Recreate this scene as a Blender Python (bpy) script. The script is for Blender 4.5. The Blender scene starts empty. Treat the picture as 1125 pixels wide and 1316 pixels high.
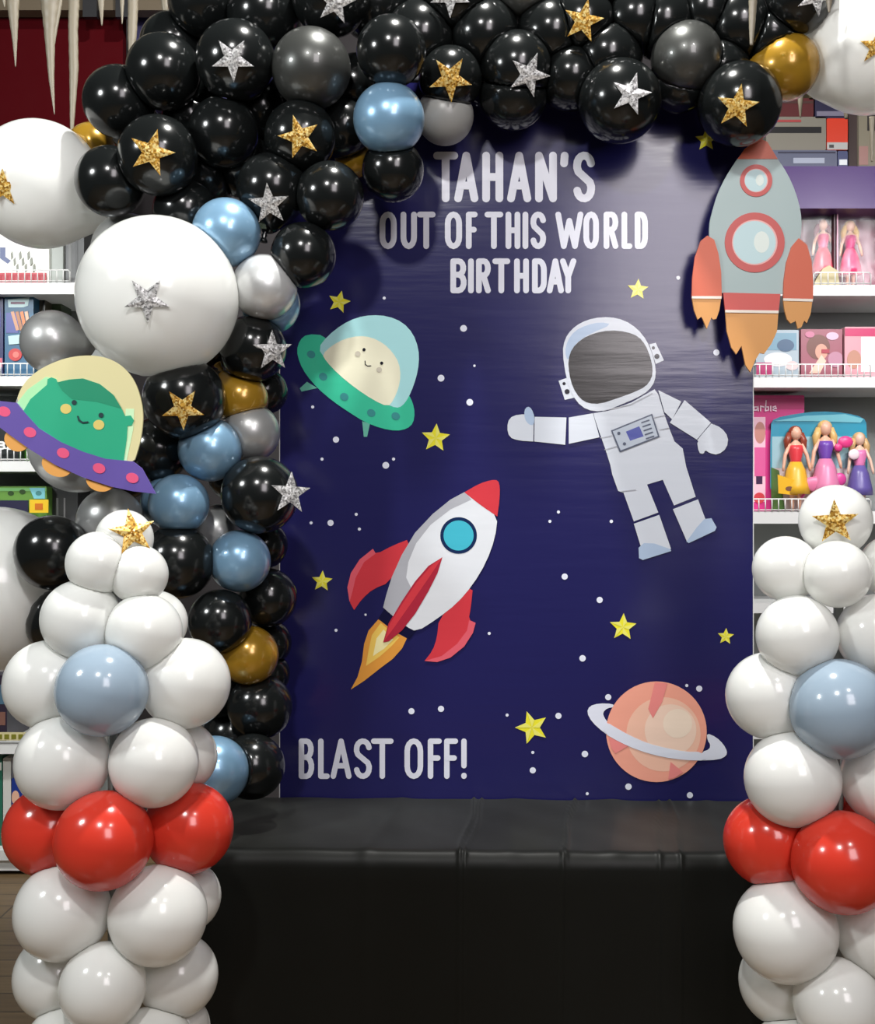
import bpy, math, random
from mathutils import Vector, Matrix
random.seed(7)
S = bpy.context.scene
COL = S.collection
PI = math.pi

# ------------------------------------------------------------------ camera, world, lights, exposure
F = 1500.0          # focal length in pixels of the 1125 x 1316 frame
H = 1.67            # eye height
cam_d = bpy.data.cameras.new('camera'); cam = bpy.data.objects.new('camera', cam_d); COL.objects.link(cam)
cam.location = (0, 0, H); cam.rotation_euler = (PI/2, 0, 0)
cam_d.sensor_fit = 'HORIZONTAL'; cam_d.sensor_width = 36.0; cam_d.lens = 36.0*F/1125.0
cam_d.clip_end = 60
S.camera = cam
S.view_settings.view_transform = 'Standard'; S.view_settings.look = 'None'
S.view_settings.gamma = 1.0; S.view_settings.use_curve_mapping = False
S.view_settings.exposure = 0.0
w = bpy.data.worlds.new('store_ambient'); S.world = w; w.use_nodes = True
w.node_tree.nodes['Background'].inputs[0].default_value = (0.92, 1.0, 0.98, 1)
w.node_tree.nodes['Background'].inputs[1].default_value = 0.045

def area(name, loc, target, size, power, color=(1, 1, 1), sy=None):
    d = bpy.data.lights.new(name, 'AREA'); d.energy = power; d.color = color
    d.shape = 'RECTANGLE' if sy else 'DISK'; d.size = size
    if sy: d.size_y = sy
    o = bpy.data.objects.new(name, d); COL.objects.link(o)
    o.location = loc
    o.rotation_euler = (Vector(target) - Vector(loc)).to_track_quat('-Z', 'Y').to_euler()
    return o
area('ceiling_lamp_right', (1.3, 0.2, 4.35), (0.2, 3.5, 1.9), 0.28, 26, (1, 0.98, 0.95))
area('ceiling_lamp_centre', (-0.6, -0.2, 4.4), (-0.1, 3.6, 1.7), 0.28, 78, (1, 0.99, 0.97))
area('ceiling_lamp_left', (-2.9, 1.4, 3.4), (-0.9, 3.4, 1.9), 0.55, 58, (0.96, 1, 1))
area('ceiling_lamp_table', (0.2, 2.95, 5.2), (0.1, 3.2, 0.75), 0.16, 180, (1, 0.99, 0.95))
area('shopfront_light_right', (1.5, -1.5, 3.75), (0.8, 3.7, 2.7), 1.35, 92, (1, 0.93, 0.96), 2.1)
area('shelf_fill_left', (-2.6, 3.7, 3.4), (-2.3, 5.4, 1.7), 0.8, 8, (1, 1, 1)).data.spread = math.radians(80)  # added unseen fill light, narrowed onto the left shelving
area('shelf_fill_right', (2.3, 3.6, 3.2), (2.0, 5.4, 2.1), 0.8, 8, (1, 0.97, 1)).data.spread = math.radians(80)  # added fill out of view, spread aimed at the lower right shelves

# ------------------------------------------------------------------ helpers
def W(px, py, Y):
    return Vector(((px-562.5)/F*Y, Y, H-(py-658.0)/F*Y))
BK, BX0, BY0 = 0.035, 0.2, 3.75         # the banner hangs very slightly turned
def BP(px, py, off=0.0):
    dx = (px-562.5)/F
    t = (BY0 + BK*BX0 - off)/(1+BK*dx)
    return Vector((dx*t, t, H-(py-658.0)/F*t))

def tag(o, label=None, cat=None, group=None, kind=None):
    if label: o['label'] = label
    if cat: o['category'] = cat
    if group: o['group'] = group
    if kind: o['kind'] = kind
    return o
def empty(name, loc, label=None, cat=None, group=None):
    o = bpy.data.objects.new(name, None); COL.objects.link(o); o.location = loc
    o.empty_display_size = 0.05
    return tag(o, label, cat, group)

class MB:
    def __init__(s): s.v = []; s.f = []; s.m = []
    def face(s, pts, mi=0):
        n = len(s.v); s.v += [Vector(p) for p in pts]; s.f.append(list(range(n, n+len(pts)))); s.m.append(mi)
    def box(s, a, b, mi=0):
        x0, y0, z0 = a; x1, y1, z1 = b
        n = len(s.v)
        s.v += [Vector(p) for p in ((x0,y0,z0),(x1,y0,z0),(x1,y1,z0),(x0,y1,z0),(x0,y0,z1),(x1,y0,z1),(x1,y1,z1),(x0,y1,z1))]
        for q in ((0,3,2,1),(4,5,6,7),(0,1,5,4),(1,2,6,5),(2,3,7,6),(3,0,4,7)):
            s.f.append([n+i for i in q]); s.m.append(mi)
    def tube(s, pts, radii, seg=10, mi=0, cap=True):
        pts = [Vector(p) for p in pts]
        if not hasattr(radii, '__len__'): radii = [radii]*len(pts)
        n = len(s.v); K = len(pts)
        for i, p in enumerate(pts):
            d = (pts[min(i+1, K-1)] - pts[max(i-1, 0)]).normalized()
            up = Vector((0, 0, 1)) if abs(d.z) < 0.9 else Vector((0, 1, 0))
            a = d.cross(up).normalized(); b = d.cross(a).normalized()
            for k in range(seg):
                t = 2*PI*k/seg
                s.v.append(p + (a*math.cos(t) + b*math.sin(t))*radii[i])
        for i in range(K-1):
            for k in range(seg):
                s.f.append([n+i*seg+k, n+i*seg+(k+1) % seg, n+(i+1)*seg+(k+1) % seg, n+(i+1)*seg+k]); s.m.append(mi)
        if cap:
            s.f.append([n+k for k in range(seg)]); s.m.append(mi)
            s.f.append([n+(K-1)*seg+k for k in reversed(range(seg))]); s.m.append(mi)
    def ell(s, c, r, seg=16, rings=10, mi=0):
        c = Vector(c); n = len(s.v)
        for i in range(rings+1):
            th = PI*i/rings
            for k in range(seg):
                ph = 2*PI*k/seg
                s.v.append(c + Vector((r[0]*math.sin(th)*math.cos(ph), r[1]*math.sin(th)*math.sin(ph), r[2]*math.cos(th))))
        for i in range(rings):
            for k in range(seg):
                s.f.append([n+i*seg+k, n+i*seg+(k+1) % seg, n+(i+1)*seg+(k+1) % seg, n+(i+1)*seg+k]); s.m.append(mi)
    def slab(s, front, back, mi=0, mside=None):
        # prism between two matching outlines
        n = len(s.v); K = len(front); ms = mi if mside is None else mside
        s.v += [Vector(p) for p in front] + [Vector(p) for p in back]
        s.f.append(list(range(n, n+K))); s.m.append(mi)
        s.f.append([n+K+i for i in reversed(range(K))]); s.m.append(ms)
        for i in range(K):
            j = (i+1) % K
            s.f.append([n+i, n+K+i, n+K+j, n+j]); s.m.append(ms)
    def build(s, name, mats, parent=None, origin=(0, 0, 0), smooth=False, fix=True):
        og = Vector(origin)
        me = bpy.data.meshes.new(name)
        me.from_pydata([v-og for v in s.v], [], s.f)
        if not isinstance(mats, (list, tuple)): mats = [mats]
        for m in mats: me.materials.append(m)
        me.polygons.foreach_set('material_index', s.m)
        if smooth: me.polygons.foreach_set('use_smooth', [True]*len(s.f))
        me.validate(); me.update()
        if fix:
            import bmesh
            b = bmesh.new(); b.from_mesh(me)
            bmesh.ops.recalc_face_normals(b, faces=b.faces); b.to_mesh(me); b.free()
        o = bpy.data.objects.new(name, me); COL.objects.link(o)
        if parent: o.parent = parent
        else: o.location = og
        return o

def chaikin(p, it=2):
    for _ in range(it):
        q = []
        for i in range(len(p)):
            a = p[i]; b = p[(i+1) % len(p)]
            q += [(a[0]*.75+b[0]*.25, a[1]*.75+b[1]*.25), (a[0]*.25+b[0]*.75, a[1]*.25+b[1]*.75)]
        p = q
    return p
def tr(p, ox, oy, sc): return [(ox+x*sc, oy+y*sc) for x, y in p]
def circ(cx, cy, rx, ry=None, n=28, rot=0):
    ry = ry or rx; c, s_ = math.cos(rot), math.sin(rot)
    return [(cx+rx*math.cos(t)*c-ry*math.sin(t)*s_, cy+rx*math.cos(t)*s_+ry*math.sin(t)*c) for t in [2*PI*k/n for k in range(n)]]
def starpts(cx, cy, r, rot=0, inner=0.42):
    out = []
    for k in range(10):
        a = math.radians(rot) + PI*k/5; q = r if k % 2 == 0 else r*inner
        out.append((cx+q*math.sin(a), cy-q*math.cos(a)))
    return out

# ------------------------------------------------------------------ materials
def mat(name, col, rough=0.5, metal=0.0, spec=0.5, coat=0.0, sss=0.0, srad=(0.05, 0.05, 0.05), trans=0.0, sheen=0.0):
    m = bpy.data.materials.new(name); m.use_nodes = True
    b = m.node_tree.nodes['Principled BSDF']
    b.inputs['Base Color'].default_value = (*col, 1); b.inputs['Roughness'].default_value = rough
    b.inputs['Metallic'].default_value = metal; b.inputs['Specular IOR Level'].default_value = spec
    b.inputs['Coat Weight'].default_value = coat; b.inputs['Coat Roughness'].default_value = 0.06
    if sss:
        b.inputs['Subsurface Weight'].default_value = sss
        b.inputs['Subsurface Radius'].default_value = srad; b.inputs['Subsurface Scale'].default_value = 1.0
    # faint procedural unevenness in the gloss
    nt = m.node_tree; tc = nt.nodes.new('ShaderNodeTexCoord'); nz = nt.nodes.new('ShaderNodeTexNoise')
    nz.inputs['Scale'].default_value = 9; mp = nt.nodes.new('ShaderNodeMapRange')
    mp.inputs[3].default_value = max(0.02, rough*0.88); mp.inputs[4].default_value = min(1, rough*1.12)
    nt.links.new(tc.outputs['Object'], nz.inputs['Vector']); nt.links.new(nz.outputs[0], mp.inputs[0])
    nt.links.new(mp.outputs[0], b.inputs['Roughness'])
    return m
def sr(r, g, b):   # sRGB 0-255 -> linear
    f = lambda c: (c/255/12.92) if c <= 10 else (((c/255)+.055)/1.055)**2.4
    return (f(r), f(g), f(b))

B = {
 'black': mat('black_latex', (0.006, 0.007, 0.007), 0.17, spec=0.5),
 'char':  mat('charcoal_pearl_latex', (0.06, 0.062, 0.058), 0.34, metal=0.5, coat=0.4),
 'grey':  mat('grey_pearl_latex', (0.42, 0.425, 0.42), 0.34, metal=0.5, coat=0.5),
 'silver': mat('silver_pearl_latex', (0.62, 0.63, 0.63), 0.3, metal=0.4, coat=0.4),
 'matte': mat('pale_grey_latex', (0.28, 0.28, 0.27), 0.35),
 'blue':  mat('blue_pearl_latex', (0.20, 0.36, 0.52), 0.3, metal=0.35, coat=0.7),
 'gold':  mat('gold_pearl_latex', (0.38, 0.21, 0.018), 0.24, metal=0.35, coat=0.5),
 'white': mat('white_latex', (0.90, 0.91, 0.88), 0.17, spec=0.5, coat=0.3, sss=0.95, srad=(0.11, 0.11, 0.105)),
 'pale':  mat('pale_blue_latex', (0.35, 0.45, 0.55), 0.17, coat=0.3, sss=0.7, srad=(0.05, 0.055, 0.06)),
 'red':   mat('red_latex', (0.72, 0.050, 0.028), 0.19, coat=0.3, sss=0.8, srad=(0.10, 0.02, 0.015)),
}
def thin_latex(m, col, amt):
    """stretched latex is a thin skin: part of the light passes through it"""
    nt = m.node_tree; b = nt.nodes['Principled BSDF']; out = nt.nodes['Material Output']
    b.inputs['Subsurface Weight'].default_value = 0
    t = nt.nodes.new('ShaderNodeBsdfTranslucent'); t.inputs[0].default_value = (*col, 1)
    mx = nt.nodes.new('ShaderNodeMixShader'); mx.inputs[0].default_value = amt
    nt.links.new(b.outputs[0], mx.inputs[1]); nt.links.new(t.outputs[0], mx.inputs[2]); nt.links.new(mx.outputs[0], out.inputs['Surface'])
thin_latex(B['white'], (0.95, 0.95, 0.93), 0.27)
thin_latex(B['pale'], (0.58, 0.68, 0.78), 0.22)
thin_latex(B['red'], (0.85, 0.07, 0.04), 0.2)
def glitter(name, c0, c1, c2):
    m = bpy.data.materials.new(name); m.use_nodes = True; nt = m.node_tree
    b = nt.nodes['Principled BSDF']; b.inputs['Metallic'].default_value = 0.55; b.inputs['Roughness'].default_value = 0.33
    tc = nt.nodes.new('ShaderNodeTexCoord'); vo = nt.nodes.new('ShaderNodeTexVoronoi'); vo.inputs['Scale'].default_value = 210
    rp = nt.nodes.new('ShaderNodeValToRGB'); e = rp.color_ramp.elements
    e[0].position = 0.1; e[0].color = (*c0, 1); e[1].position = 0.9; e[1].color = (*c2, 1)
    k = e.new(0.5); k.color = (*c1, 1)
    nt.links.new(tc.outputs['Object'], vo.inputs['Vector'])
    sp = nt.nodes.new('ShaderNodeSeparateColor'); nt.links.new(vo.outputs['Color'], sp.inputs[0])
    nt.links.new(sp.outputs[0], rp.inputs[0]); nt.links.new(rp.outputs[0], b.inputs['Base Color'])
    bu = nt.nodes.new('ShaderNodeBump'); bu.inputs['Strength'].default_value = 0.35; bu.inputs['Distance'].default_value = 0.004
    nt.links.new(sp.outputs[1], bu.inputs['Height']); nt.links.new(bu.outputs[0], b.inputs['Normal'])
    return m
GLIT = {'g': glitter('gold_glitter', (0.30, 0.13, 0.01), (0.80, 0.45, 0.07), (1.0, 0.82, 0.35)),
        's': glitter('silver_glitter', (0.22, 0.22, 0.22), (0.62, 0.62, 0.62), (0.95, 0.95, 0.95))}

VBUMP = None
def vinyl(name, col, rough=0.2):
    """printed vinyl: shares one rippled, glossy surface whatever the ink"""
    m = bpy.data.materials.new(name); m.use_nodes = True; nt = m.node_tree; L = nt.links.new
    b = nt.nodes['Principled BSDF']; b.inputs['Base Color'].default_value = (*col, 1)
    b.inputs['Roughness'].default_value = rough; b.inputs['Specular IOR Level'].default_value = 0.5
    g = nt.nodes.new('ShaderNodeNewGeometry')
    mp = nt.nodes.new('ShaderNodeMapping'); mp.inputs['Scale'].default_value = (1.6, 1, 15)
    L(g.outputs['Position'], mp.inputs['Vector'])
    n1 = nt.nodes.new('ShaderNodeTexNoise'); n1.inputs['Scale'].default_value = 1.6; n1.inputs['Detail'].default_value = 3
    L(mp.outputs[0], n1.inputs['Vector'])
    n2 = nt.nodes.new('ShaderNodeTexNoise'); n2.inputs['Scale'].default_value = 24; n2.inputs['Detail'].default_value = 2
    L(g.outputs['Position'], n2.inputs['Vector'])
    ad = nt.nodes.new('ShaderNodeMath'); ad.operation = 'MULTIPLY_ADD'; ad.inputs[1].default_value = 0.12
    L(n2.outputs[0], ad.inputs[0]); L(n1.outputs[0], ad.inputs[2])
    bu = nt.nodes.new('ShaderNodeBump'); bu.inputs['Strength'].default_value = 0.09; bu.inputs['Distance'].default_value = 0.01
    L(ad.outputs[0], bu.inputs['Height']); L(bu.outputs[0], b.inputs['Normal'])
    return m

# ------------------------------------------------------------------ the setting: floor, wall, signs
def wood_floor():
    m = bpy.data.materials.new('wood_look_vinyl_floor'); m.use_nodes = True; nt = m.node_tree; L = nt.links.new
    b = nt.nodes['Principled BSDF']; b.inputs['Roughness'].default_value = 0.35
    tc = nt.nodes.new('ShaderNodeTexCoord')
    br = nt.nodes.new('ShaderNodeTexBrick'); br.inputs['Scale'].default_value = 1.0
    br.inputs['Color1'].default_value = (*sr(150, 124, 90), 1); br.inputs['Color2'].default_value = (*sr(128, 104, 74), 1)
    br.inputs['Mortar'].default_value = (*sr(70, 55, 38), 1); br.inputs['Mortar Size'].default_value = 0.004
    br.inputs['Brick Width'].default_value = 1.2; br.inputs['Row Height'].default_value = 0.15
    L(tc.outputs['Object'], br.inputs['Vector'])
    mp = nt.nodes.new('ShaderNodeMapping'); mp.inputs['Scale'].default_value = (2, 30, 1); L(tc.outputs['Object'], mp.inputs['Vector'])
    nz = nt.nodes.new('ShaderNodeTexNoise'); nz.inputs['Scale'].default_value = 2; nz.inputs['Detail'].default_value = 5; L(mp.outputs[0], nz.inputs['Vector'])
    mx = nt.nodes.new('ShaderNodeMixRGB'); mx.blend_type = 'MULTIPLY'; mx.inputs[0].default_value = 0.6
    L(br.outputs[0], mx.inputs[1]); L(nz.outputs[0], mx.inputs[2]); L(mx.outputs[0], b.inputs['Base Color'])
    return m
fl = MB(); fl.box((-5, -2, -0.06), (5, 7.0, 0)); tag(fl.build('floor', wood_floor()), kind='structure')
M_wall = mat('dark_store_wall', sr(62, 58, 60), 0.8)
wl = MB(); wl.box((-5, 6.45, 0), (5, 6.55, 5.6)); tag(wl.build('wall_back', M_wall, origin=(0, 6.5, 0)), kind='structure')

M_white = mat('white_enamel', (0.74, 0.75, 0.74), 0.35)
M_grey = mat('grey_enamel', (0.30, 0.32, 0.31), 0.5)
M_dgrey = mat('dark_grey_enamel', (0.055, 0.055, 0.06), 0.5)
M_dark = mat('dark_gap', (0.012, 0.012, 0.014), 0.5)

# ------------------------------------------------------------------ shelving
SY = 5.35
def zpx(py, Y=SY): return H-(py-658.0)/F*Y
def xpx(px, Y=SY): return (px-562.5)/F*Y
def wire_guard(x0, x1, z0, z1, parent, og, step=0.029):
    g = MB(); y = SY-0.004; r = 0.0026
    g.tube([(x0, y, z0), (x0, y, z1-0.008), (x0+0.008, y, z1), (x1-0.008, y, z1), (x1, y, z1-0.008), (x1, y, z0)], r*1.3, 6)
    g.tube([(x0, y, z0+0.006), (x1, y, z0+0.006)], r, 6)
    n = max(2, int((x1-x0)/step))
    for i in range(1, n):
        x = x0+(x1-x0)*i/n
        g.tube([(x, y, z0), (x, y, z1)], r, 6)
    return g.build('wire_guard', M_white, parent, og, smooth=True)
def shelving(name, x0, x1, top, rows, label, og, header=None, rail=None):
    t = empty(name, og, label, 'shelving')
    b = MB(); b.box((x0, SY+0.46, 0.02), (x1, SY+0.49, top)); b.build('back_panel', M_grey, t, og)
    for x in (x0, x1):
        p = MB(); p.box((x-0.02, SY+0.42, 0), (x+0.02, SY+0.46, top)); p.build('upright', M_dgrey, t, og)
    for (ya, yb, g0, g1) in rows:                 # front face from pixel row ya to yb, guard from g0 to g1
        s = MB(); za, zb = zpx(ya), zpx(yb)
        s.box((x0, SY, zb), (x1, SY+0.455, za))
        for xx in (x0+0.03, x1-0.03):             # cantilever brackets under the board
            s.slab([(xx-.004, SY+0.06, zb), (xx-.004, SY+0.455, zb), (xx-.004, SY+0.455, zb-0.09)], [(xx+.004, SY+0.06, zb), (xx+.004, SY+0.455, zb), (xx+.004, SY+0.455, zb-0.09)])
        so = s.build('shelf', M_white, t, og)
        if g0 is not None:
            wire_guard(xpx(g0), xpx(g1), za, za+0.056, so, og)
    k = MB(); k.box((x0, SY+0.02, 0.02), (x1, SY+0.44, 0.12)); k.build('kick_plate', M_white, t, og)
    return t
og = (xpx(0), SY+0.3, 0)
shL = shelving('shelving_unit', xpx(-160), xpx(118), zpx(260),
   [(363, 378, -150, 90), (483, 496, -150, 52), (592, 606, -150, 52), (672, 686, None, None), (956, 969, None, None), (1093, 1106, None, None)],
   'white gondola shelving at left, stocked with boxes behind the garland', og)
og2 = (xpx(1060), SY+0.3, 0)
shR = shelving('shelving_unit', xpx(930), xpx(1260), zpx(205),
   [(366, 380, 1046, 1119), (484, 498, 968, 1119), (657, 673, 950, 1119), (775, 788, None, None), (935, 950, None, None), (1093, 1106, None, None)],
   'white gondola shelving at right under purple fascia, stocked with doll boxes', og2)
hd = MB(); hd.box((xpx(940), SY-0.03, zpx(270)), (xpx(1260), SY+0.3, zpx(216)))
hd.build('header_panel', mat('purple_fascia', sr(70, 44, 104), 0.35), shR, og2)['label'] = 'purple header panel'
pr = MB(); pr.box((xpx(-150), SY-0.012, zpx(659)), (xpx(37), SY, zpx(643)))
pr.build('price_rail', mat('navy_price_rail', sr(28, 26, 58), 0.4), shL, og)
pr = MB(); pr.box((xpx(-150), SY-0.012, zpx(951)), (xpx(60), SY, zpx(941)))
for i in range(9):
    pr.box((xpx(-20+i*9), SY-0.014, zpx(949)), (xpx(-14+i*9), SY-0.012, zpx(943)), 1)
pr.build('price_rail', [mat('cream_price_rail', sr(205, 195, 150), 0.4), mat('olive_price_tag', sr(120, 118, 30), 0.5)], shL, og)

# signs above the left shelving
def panel(name, px0, px1, py0, py1, Y, th, m, label, cat):
    p = MB(); a = W(px0, py1, Y); b = W(px1, py0, Y); p.box((a.x, Y, a.z), (b.x, Y+th, b.z))
    return tag(p.build(name, m, origin=((a.x+b.x)/2, Y, a.z)), label, cat)
panel('sign_panel', -120, 158, 14, 262, 5.55, 0.06, mat('maroon_board', sr(70, 2, 9), 0.85, spec=0.1), 'dark red fascia board high above the left shelving', 'sign board')
panel('sign_panel', 166, 300, 10, 140, 5.6, 0.06, mat('indigo_board', sr(50, 46, 96), 0.6), 'dark indigo fascia board beside the red board, above the garland', 'sign board')
bm_ = MB(); a = W(-160, 13, 5.45); b = W(330, -60, 5.45); bm_.box((a.x, 5.45, a.z), (b.x, 5.53, b.z))
for px in (108, 150): 
    a2 = W(px, 24, 5.44); b2 = W(px+18, -60, 5.44); bm_.box((a2.x, 5.42, a2.z), (b2.x, 5.45, b2.z), 1)  # dark strips stand in for the shaded gaps in the bulkhead
tag(bm_.build('trim_1', [mat('tan_bulkhead', sr(96, 84, 66), 0.7), M_dark], origin=(a.x, 5.45, a.z)), kind='structure')

# ------------------------------------------------------------------ products on the shelves
def M_(r, g, b, rough=0.35, **k):
    key = 'print_%d_%d_%d' % (r, g, b)
    return bpy.data.materials.get(key) or mat(key, sr(r, g, b), rough, **k)
def carton(name, px0, px1, pyt, shelf_py, Y, depth, body, art, label, cat='box', group=None, base=None):
    """a carton standing on a shelf; art = [(outline in photo pixels, colour, smooth)] printed on its front"""
    z0 = zpx(shelf_py)+0.0005 if base is None else base
    x0, x1, zt = xpx(px0, Y), xpx(px1, Y), zpx(pyt, Y)
    og = ((x0+x1)/2, Y+depth/2, z0)
    t = empty(name, og, label, cat, group)
    c = MB(); e = 0.004
    fr = [(x0+e, Y, z0), (x1-e, Y, z0), (x1, Y, z0+e), (x1, Y, zt-e), (x1-e, Y, zt), (x0+e, Y, zt), (x0, Y, zt-e), (x0, Y, z0+e)]
    c.slab(fr, [(p[0], Y+depth, p[2]) for p in fr]); c.build('carton', body, t, og)
    if art:
        a = MB(); mats = []
        for i, (pts, colr, sm) in enumerate(art):
            if colr not in mats: mats.append(colr)
            if sm: pts = chaikin(pts, sm)
            off = Y-0.0012-0.0006*i
            P = []
            for x, y in pts:
                q = W(x, y, Y); P.append((min(max(q.x, x0+0.001), x1-0.001), off, min(max(q.z, z0+0.002), zt-0.001)))
            a.slab(P, [(p[0], Y-0.0001, p[2]) for p in P], mats.index(colr))
        a.build('front_print', mats, t, og)
    return t
def R_(a, b, c, d): return [(a, b), (c, b), (c, d), (a, d)]

wht = M_(225, 226, 220); 
# left bay, first row
carton('toy_box', -60, 63, 300, 363, 5.42, 0.3, wht,
  [(R_(0, 318, 7, 330), M_(70, 84, 130), 0), ([(0, 325), (14, 335), (10, 339), (0, 332)], M_(70, 84, 130), 0)] +
  [([(14+i*3.6, 326+8*((i*7) % 3)), (16.2+i*3.6, 323+8*((i*7) % 3)), (17+i*3.6, 331+8*((i*7) % 3)), (14.6+i*3.6, 334+8*((i*7) % 3))], M_(120, 124, 110), 0) for i in range(9)] +
  [(R_(-40, 351, 60, 365), M_(176, 20, 44), 0)], 'white box with grey sketch marks and red base, top left shelf')
carton('toy_box', 65, 81, 312, 363, 5.44, 0.25, M_(150, 156, 150), [], 'narrow pale grey box beside the white sketch box')
carton('toy_box', 82, 108, 290, 363, 5.46, 0.25, M_(54, 54, 54), [(R_(88, 295, 92, 360), M_(86, 86, 84), 0), (R_(97, 295, 100, 360), M_(30, 30, 30), 0)], 'dark streaked box at right end of the top left shelf')
# second row
carton('toy_box', -70, 4, 381, 483, 5.42, 0.3, M_(24, 30, 84), [(R_(-30, 460, 3, 472), M_(190, 90, 110), 0), (R_(-40, 395, 1, 420), M_(52, 50, 130), 0)], 'navy box cut off by the photo edge, second left shelf')
carton('toy_box', 6, 43, 380, 483, 5.42, 0.2, M_(34, 92, 128),
  [([(10, 385), (38, 382), (36, 393), (30, 395), (11, 395)], M_(190, 220, 222), 0), (R_(14, 388, 32, 391), M_(110, 60, 90), 0),
   (R_(8, 402, 24, 428), M_(74, 82, 150), 0)] +
  [([(14+i*6, 401), (18+i*6, 400), (25+i*5, 424), (21+i*5, 425)], (M_(196, 142, 110), M_(170, 110, 70), M_(214, 120, 60), M_(210, 170, 140))[i], 0) for i in range(4)] +
  [([(11, 432), (38, 429), (36, 441), (12, 443)], M_(180, 214, 214), 0), (circ(20, 456, 8.5, 8), M_(190, 44, 44), 0), (circ(21, 456, 4, 4), M_(224, 110, 100), 0)],
  'teal box with pale labels, brush stripes and a red roundel, second left shelf')
carton('toy_box', 45, 58, 379, 483, 5.5, 0.2, M_(84, 78, 66), [(R_(55, 380, 57, 480), M_(16, 16, 16), 0)], 'narrow brown box right of the teal box')
carton('toy_box', 60, 79, 376, 483, 5.6, 0.15, M_(58, 76, 48), [], 'dull green box at back of second left shelf, above silver balloon')
# third row
carton('toy_box', -60, 24, 520, 592, 5.42, 0.28, M_(16, 22, 22), [(R_(-40, 530, 20, 545), M_(30, 40, 40), 0)], 'black box with white capital letters, behind the saucer cutout')
carton('toy_box', 26, 56, 500, 592, 5.5, 0.25, M_(60, 116, 34), [(circ(36, 515, 6), M_(40, 80, 26), 0)], 'green box standing on the third left shelf behind the saucer cutout')
# fourth row
carton('toy_box', -60, 60, 625, 672, 5.42, 0.3, M_(96, 140, 60),
  [(R_(-40, 627, 60, 631), M_(120, 180, 110), 0), (circ(14, 634, 4, 3), M_(44, 70, 30), 0), (circ(29, 632, 4, 3), M_(44, 70, 30), 0), ([(38, 627), (58, 627), (58, 641), (44, 641)], M_(120, 190, 200), 0), (circ(50, 634, 4, 3), M_(70, 130, 130), 0)],
  'flat green and aqua box above the navy price rail')
carton('toy_box', 66, 100, 622, 672, 5.5, 0.2, M_(46, 46, 48), [(R_(72, 640, 75, 668), M_(110, 110, 112), 0), (R_(82, 640, 84, 668), M_(120, 118, 120), 0)], 'dark box with grey stripes behind charcoal balloon above the left column')
pt = MB(); a = W(38, 659, 5.33); b = W(62, 642, 5.33); pt.box((a.x, 5.33, a.z), (b.x, 5.336, b.z)); pt.box((W(45, 0, 5.33).x, 5.328, W(0, 655, 5.33).z), (W(55, 0, 5.33).x, 5.33, W(0, 647, 5.33).z), 1)
tag(pt.build('price_tag', [M_(230, 190, 40), M_(200, 110, 30)], origin=((a.x+b.x)/2, 5.333, a.z)), 'yellow price tag on the left shelf edge beside the navy rail', 'price tag')
# low rows at left
carton('toy_box', -60, 9, 868, 956, 5.42, 0.3, M_(44, 36, 52), [(R_(-20, 880, 8, 905), M_(70, 100, 120), 0), (R_(-20, 915, 7, 932), M_(120, 84, 74), 0)], 'dark mixed colour box on the low left shelf beside the left column')
carton('book', -8, 3, 972, 1093, 5.42, 0.2, M_(40, 104, 84), [(R_(-6, 980, 2, 990), M_(220, 222, 214), 0)], 'green book on lowest left shelf, partly cut by the frame', 'book', 'books on the lowest left shelf')
carton('book', 4, 14, 974, 1093, 5.42, 0.2, M_(206, 206, 200), [], 'white book upright between the green book and blue box, lowest left shelf', 'book', 'books on the lowest left shelf')
carton('toy_box', 15, 52, 1000, 1093, 5.42, 0.26, M_(26, 52, 132), [(circ(20, 1025, 5, 9), M_(224, 176, 150), 0), (R_(16, 1052, 50, 1064), M_(216, 210, 214), 0)], 'royal blue box behind the red balloon on lowest left shelf')
# right bay top; box colours darkened to hold the shade up here
topz = zpx(216)+0.0005
def topbox(px0, px1, py0, py1, body, art, label, Y=5.42, dep=0.2, base=None, cat='box'):
    return carton('storage_box', px0, px1, py0, 0, Y, dep, body, art, label, cat, None, base if base is not None else zpx(py1, Y))
zt0 = topz
topbox(985, 1076, 193, 216, M_(84, 88, 108), [(R_(1000, 195, 1074, 197), M_(40, 40, 60), 0), (R_(1020, 203, 1060, 210), M_(150, 156, 172), 0)], 'low blue grey box on top of the purple fascia', base=zt0)
zb1 = zpx(193, 5.42)+0.0005
topbox(985, 1062, 150, 193, M_(116, 112, 102), [(R_(980, 163, 1056, 171), M_(14, 12, 14), 0), (R_(980, 154, 1030, 157), M_(150, 60, 60), 0)], 'grey box with a black stripe, stacked on low blue grey box', base=zb1)
topbox(1063, 1090, 152, 193, M_(190, 52, 28), [(R_(1060, 183, 1092, 194), M_(160, 162, 160), 0), (R_(1066, 186, 1072, 190), M_(60, 60, 60), 0)], 'orange red box beside the grey striped box above the fascia', base=zb1, dep=0.18)
topbox(1077, 1090, 194, 216, M_(60, 66, 100), [(R_(1079, 205, 1089, 212), M_(210, 214, 216), 0)], 'small dark blue box under the orange box', base=zt0, dep=0.18)
zb2 = zpx(150, 5.42)+0.0005
topbox(985, 1046, 126, 150, M_(78, 26, 28), [(R_(1004, 130, 1046, 133), M_(66, 40, 36), 0)], 'dark red box topmost of the stack behind the gold balloon', base=zb2)
topbox(1048, 1088, 128, 150, M_(32, 30, 56), [(R_(1050, 143, 1086, 149), M_(110, 106, 124), 0)], 'dark navy box on top of the orange box', base=zpx(152, 5.42)+0.0005, dep=0.18)
topbox(1040, 1085, 98, 128, M_(66, 58, 36), [], 'olive brown box at top of the stack below the giant right balloon', base=zpx(128, 5.42)+0.0005, dep=0.18)
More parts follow.
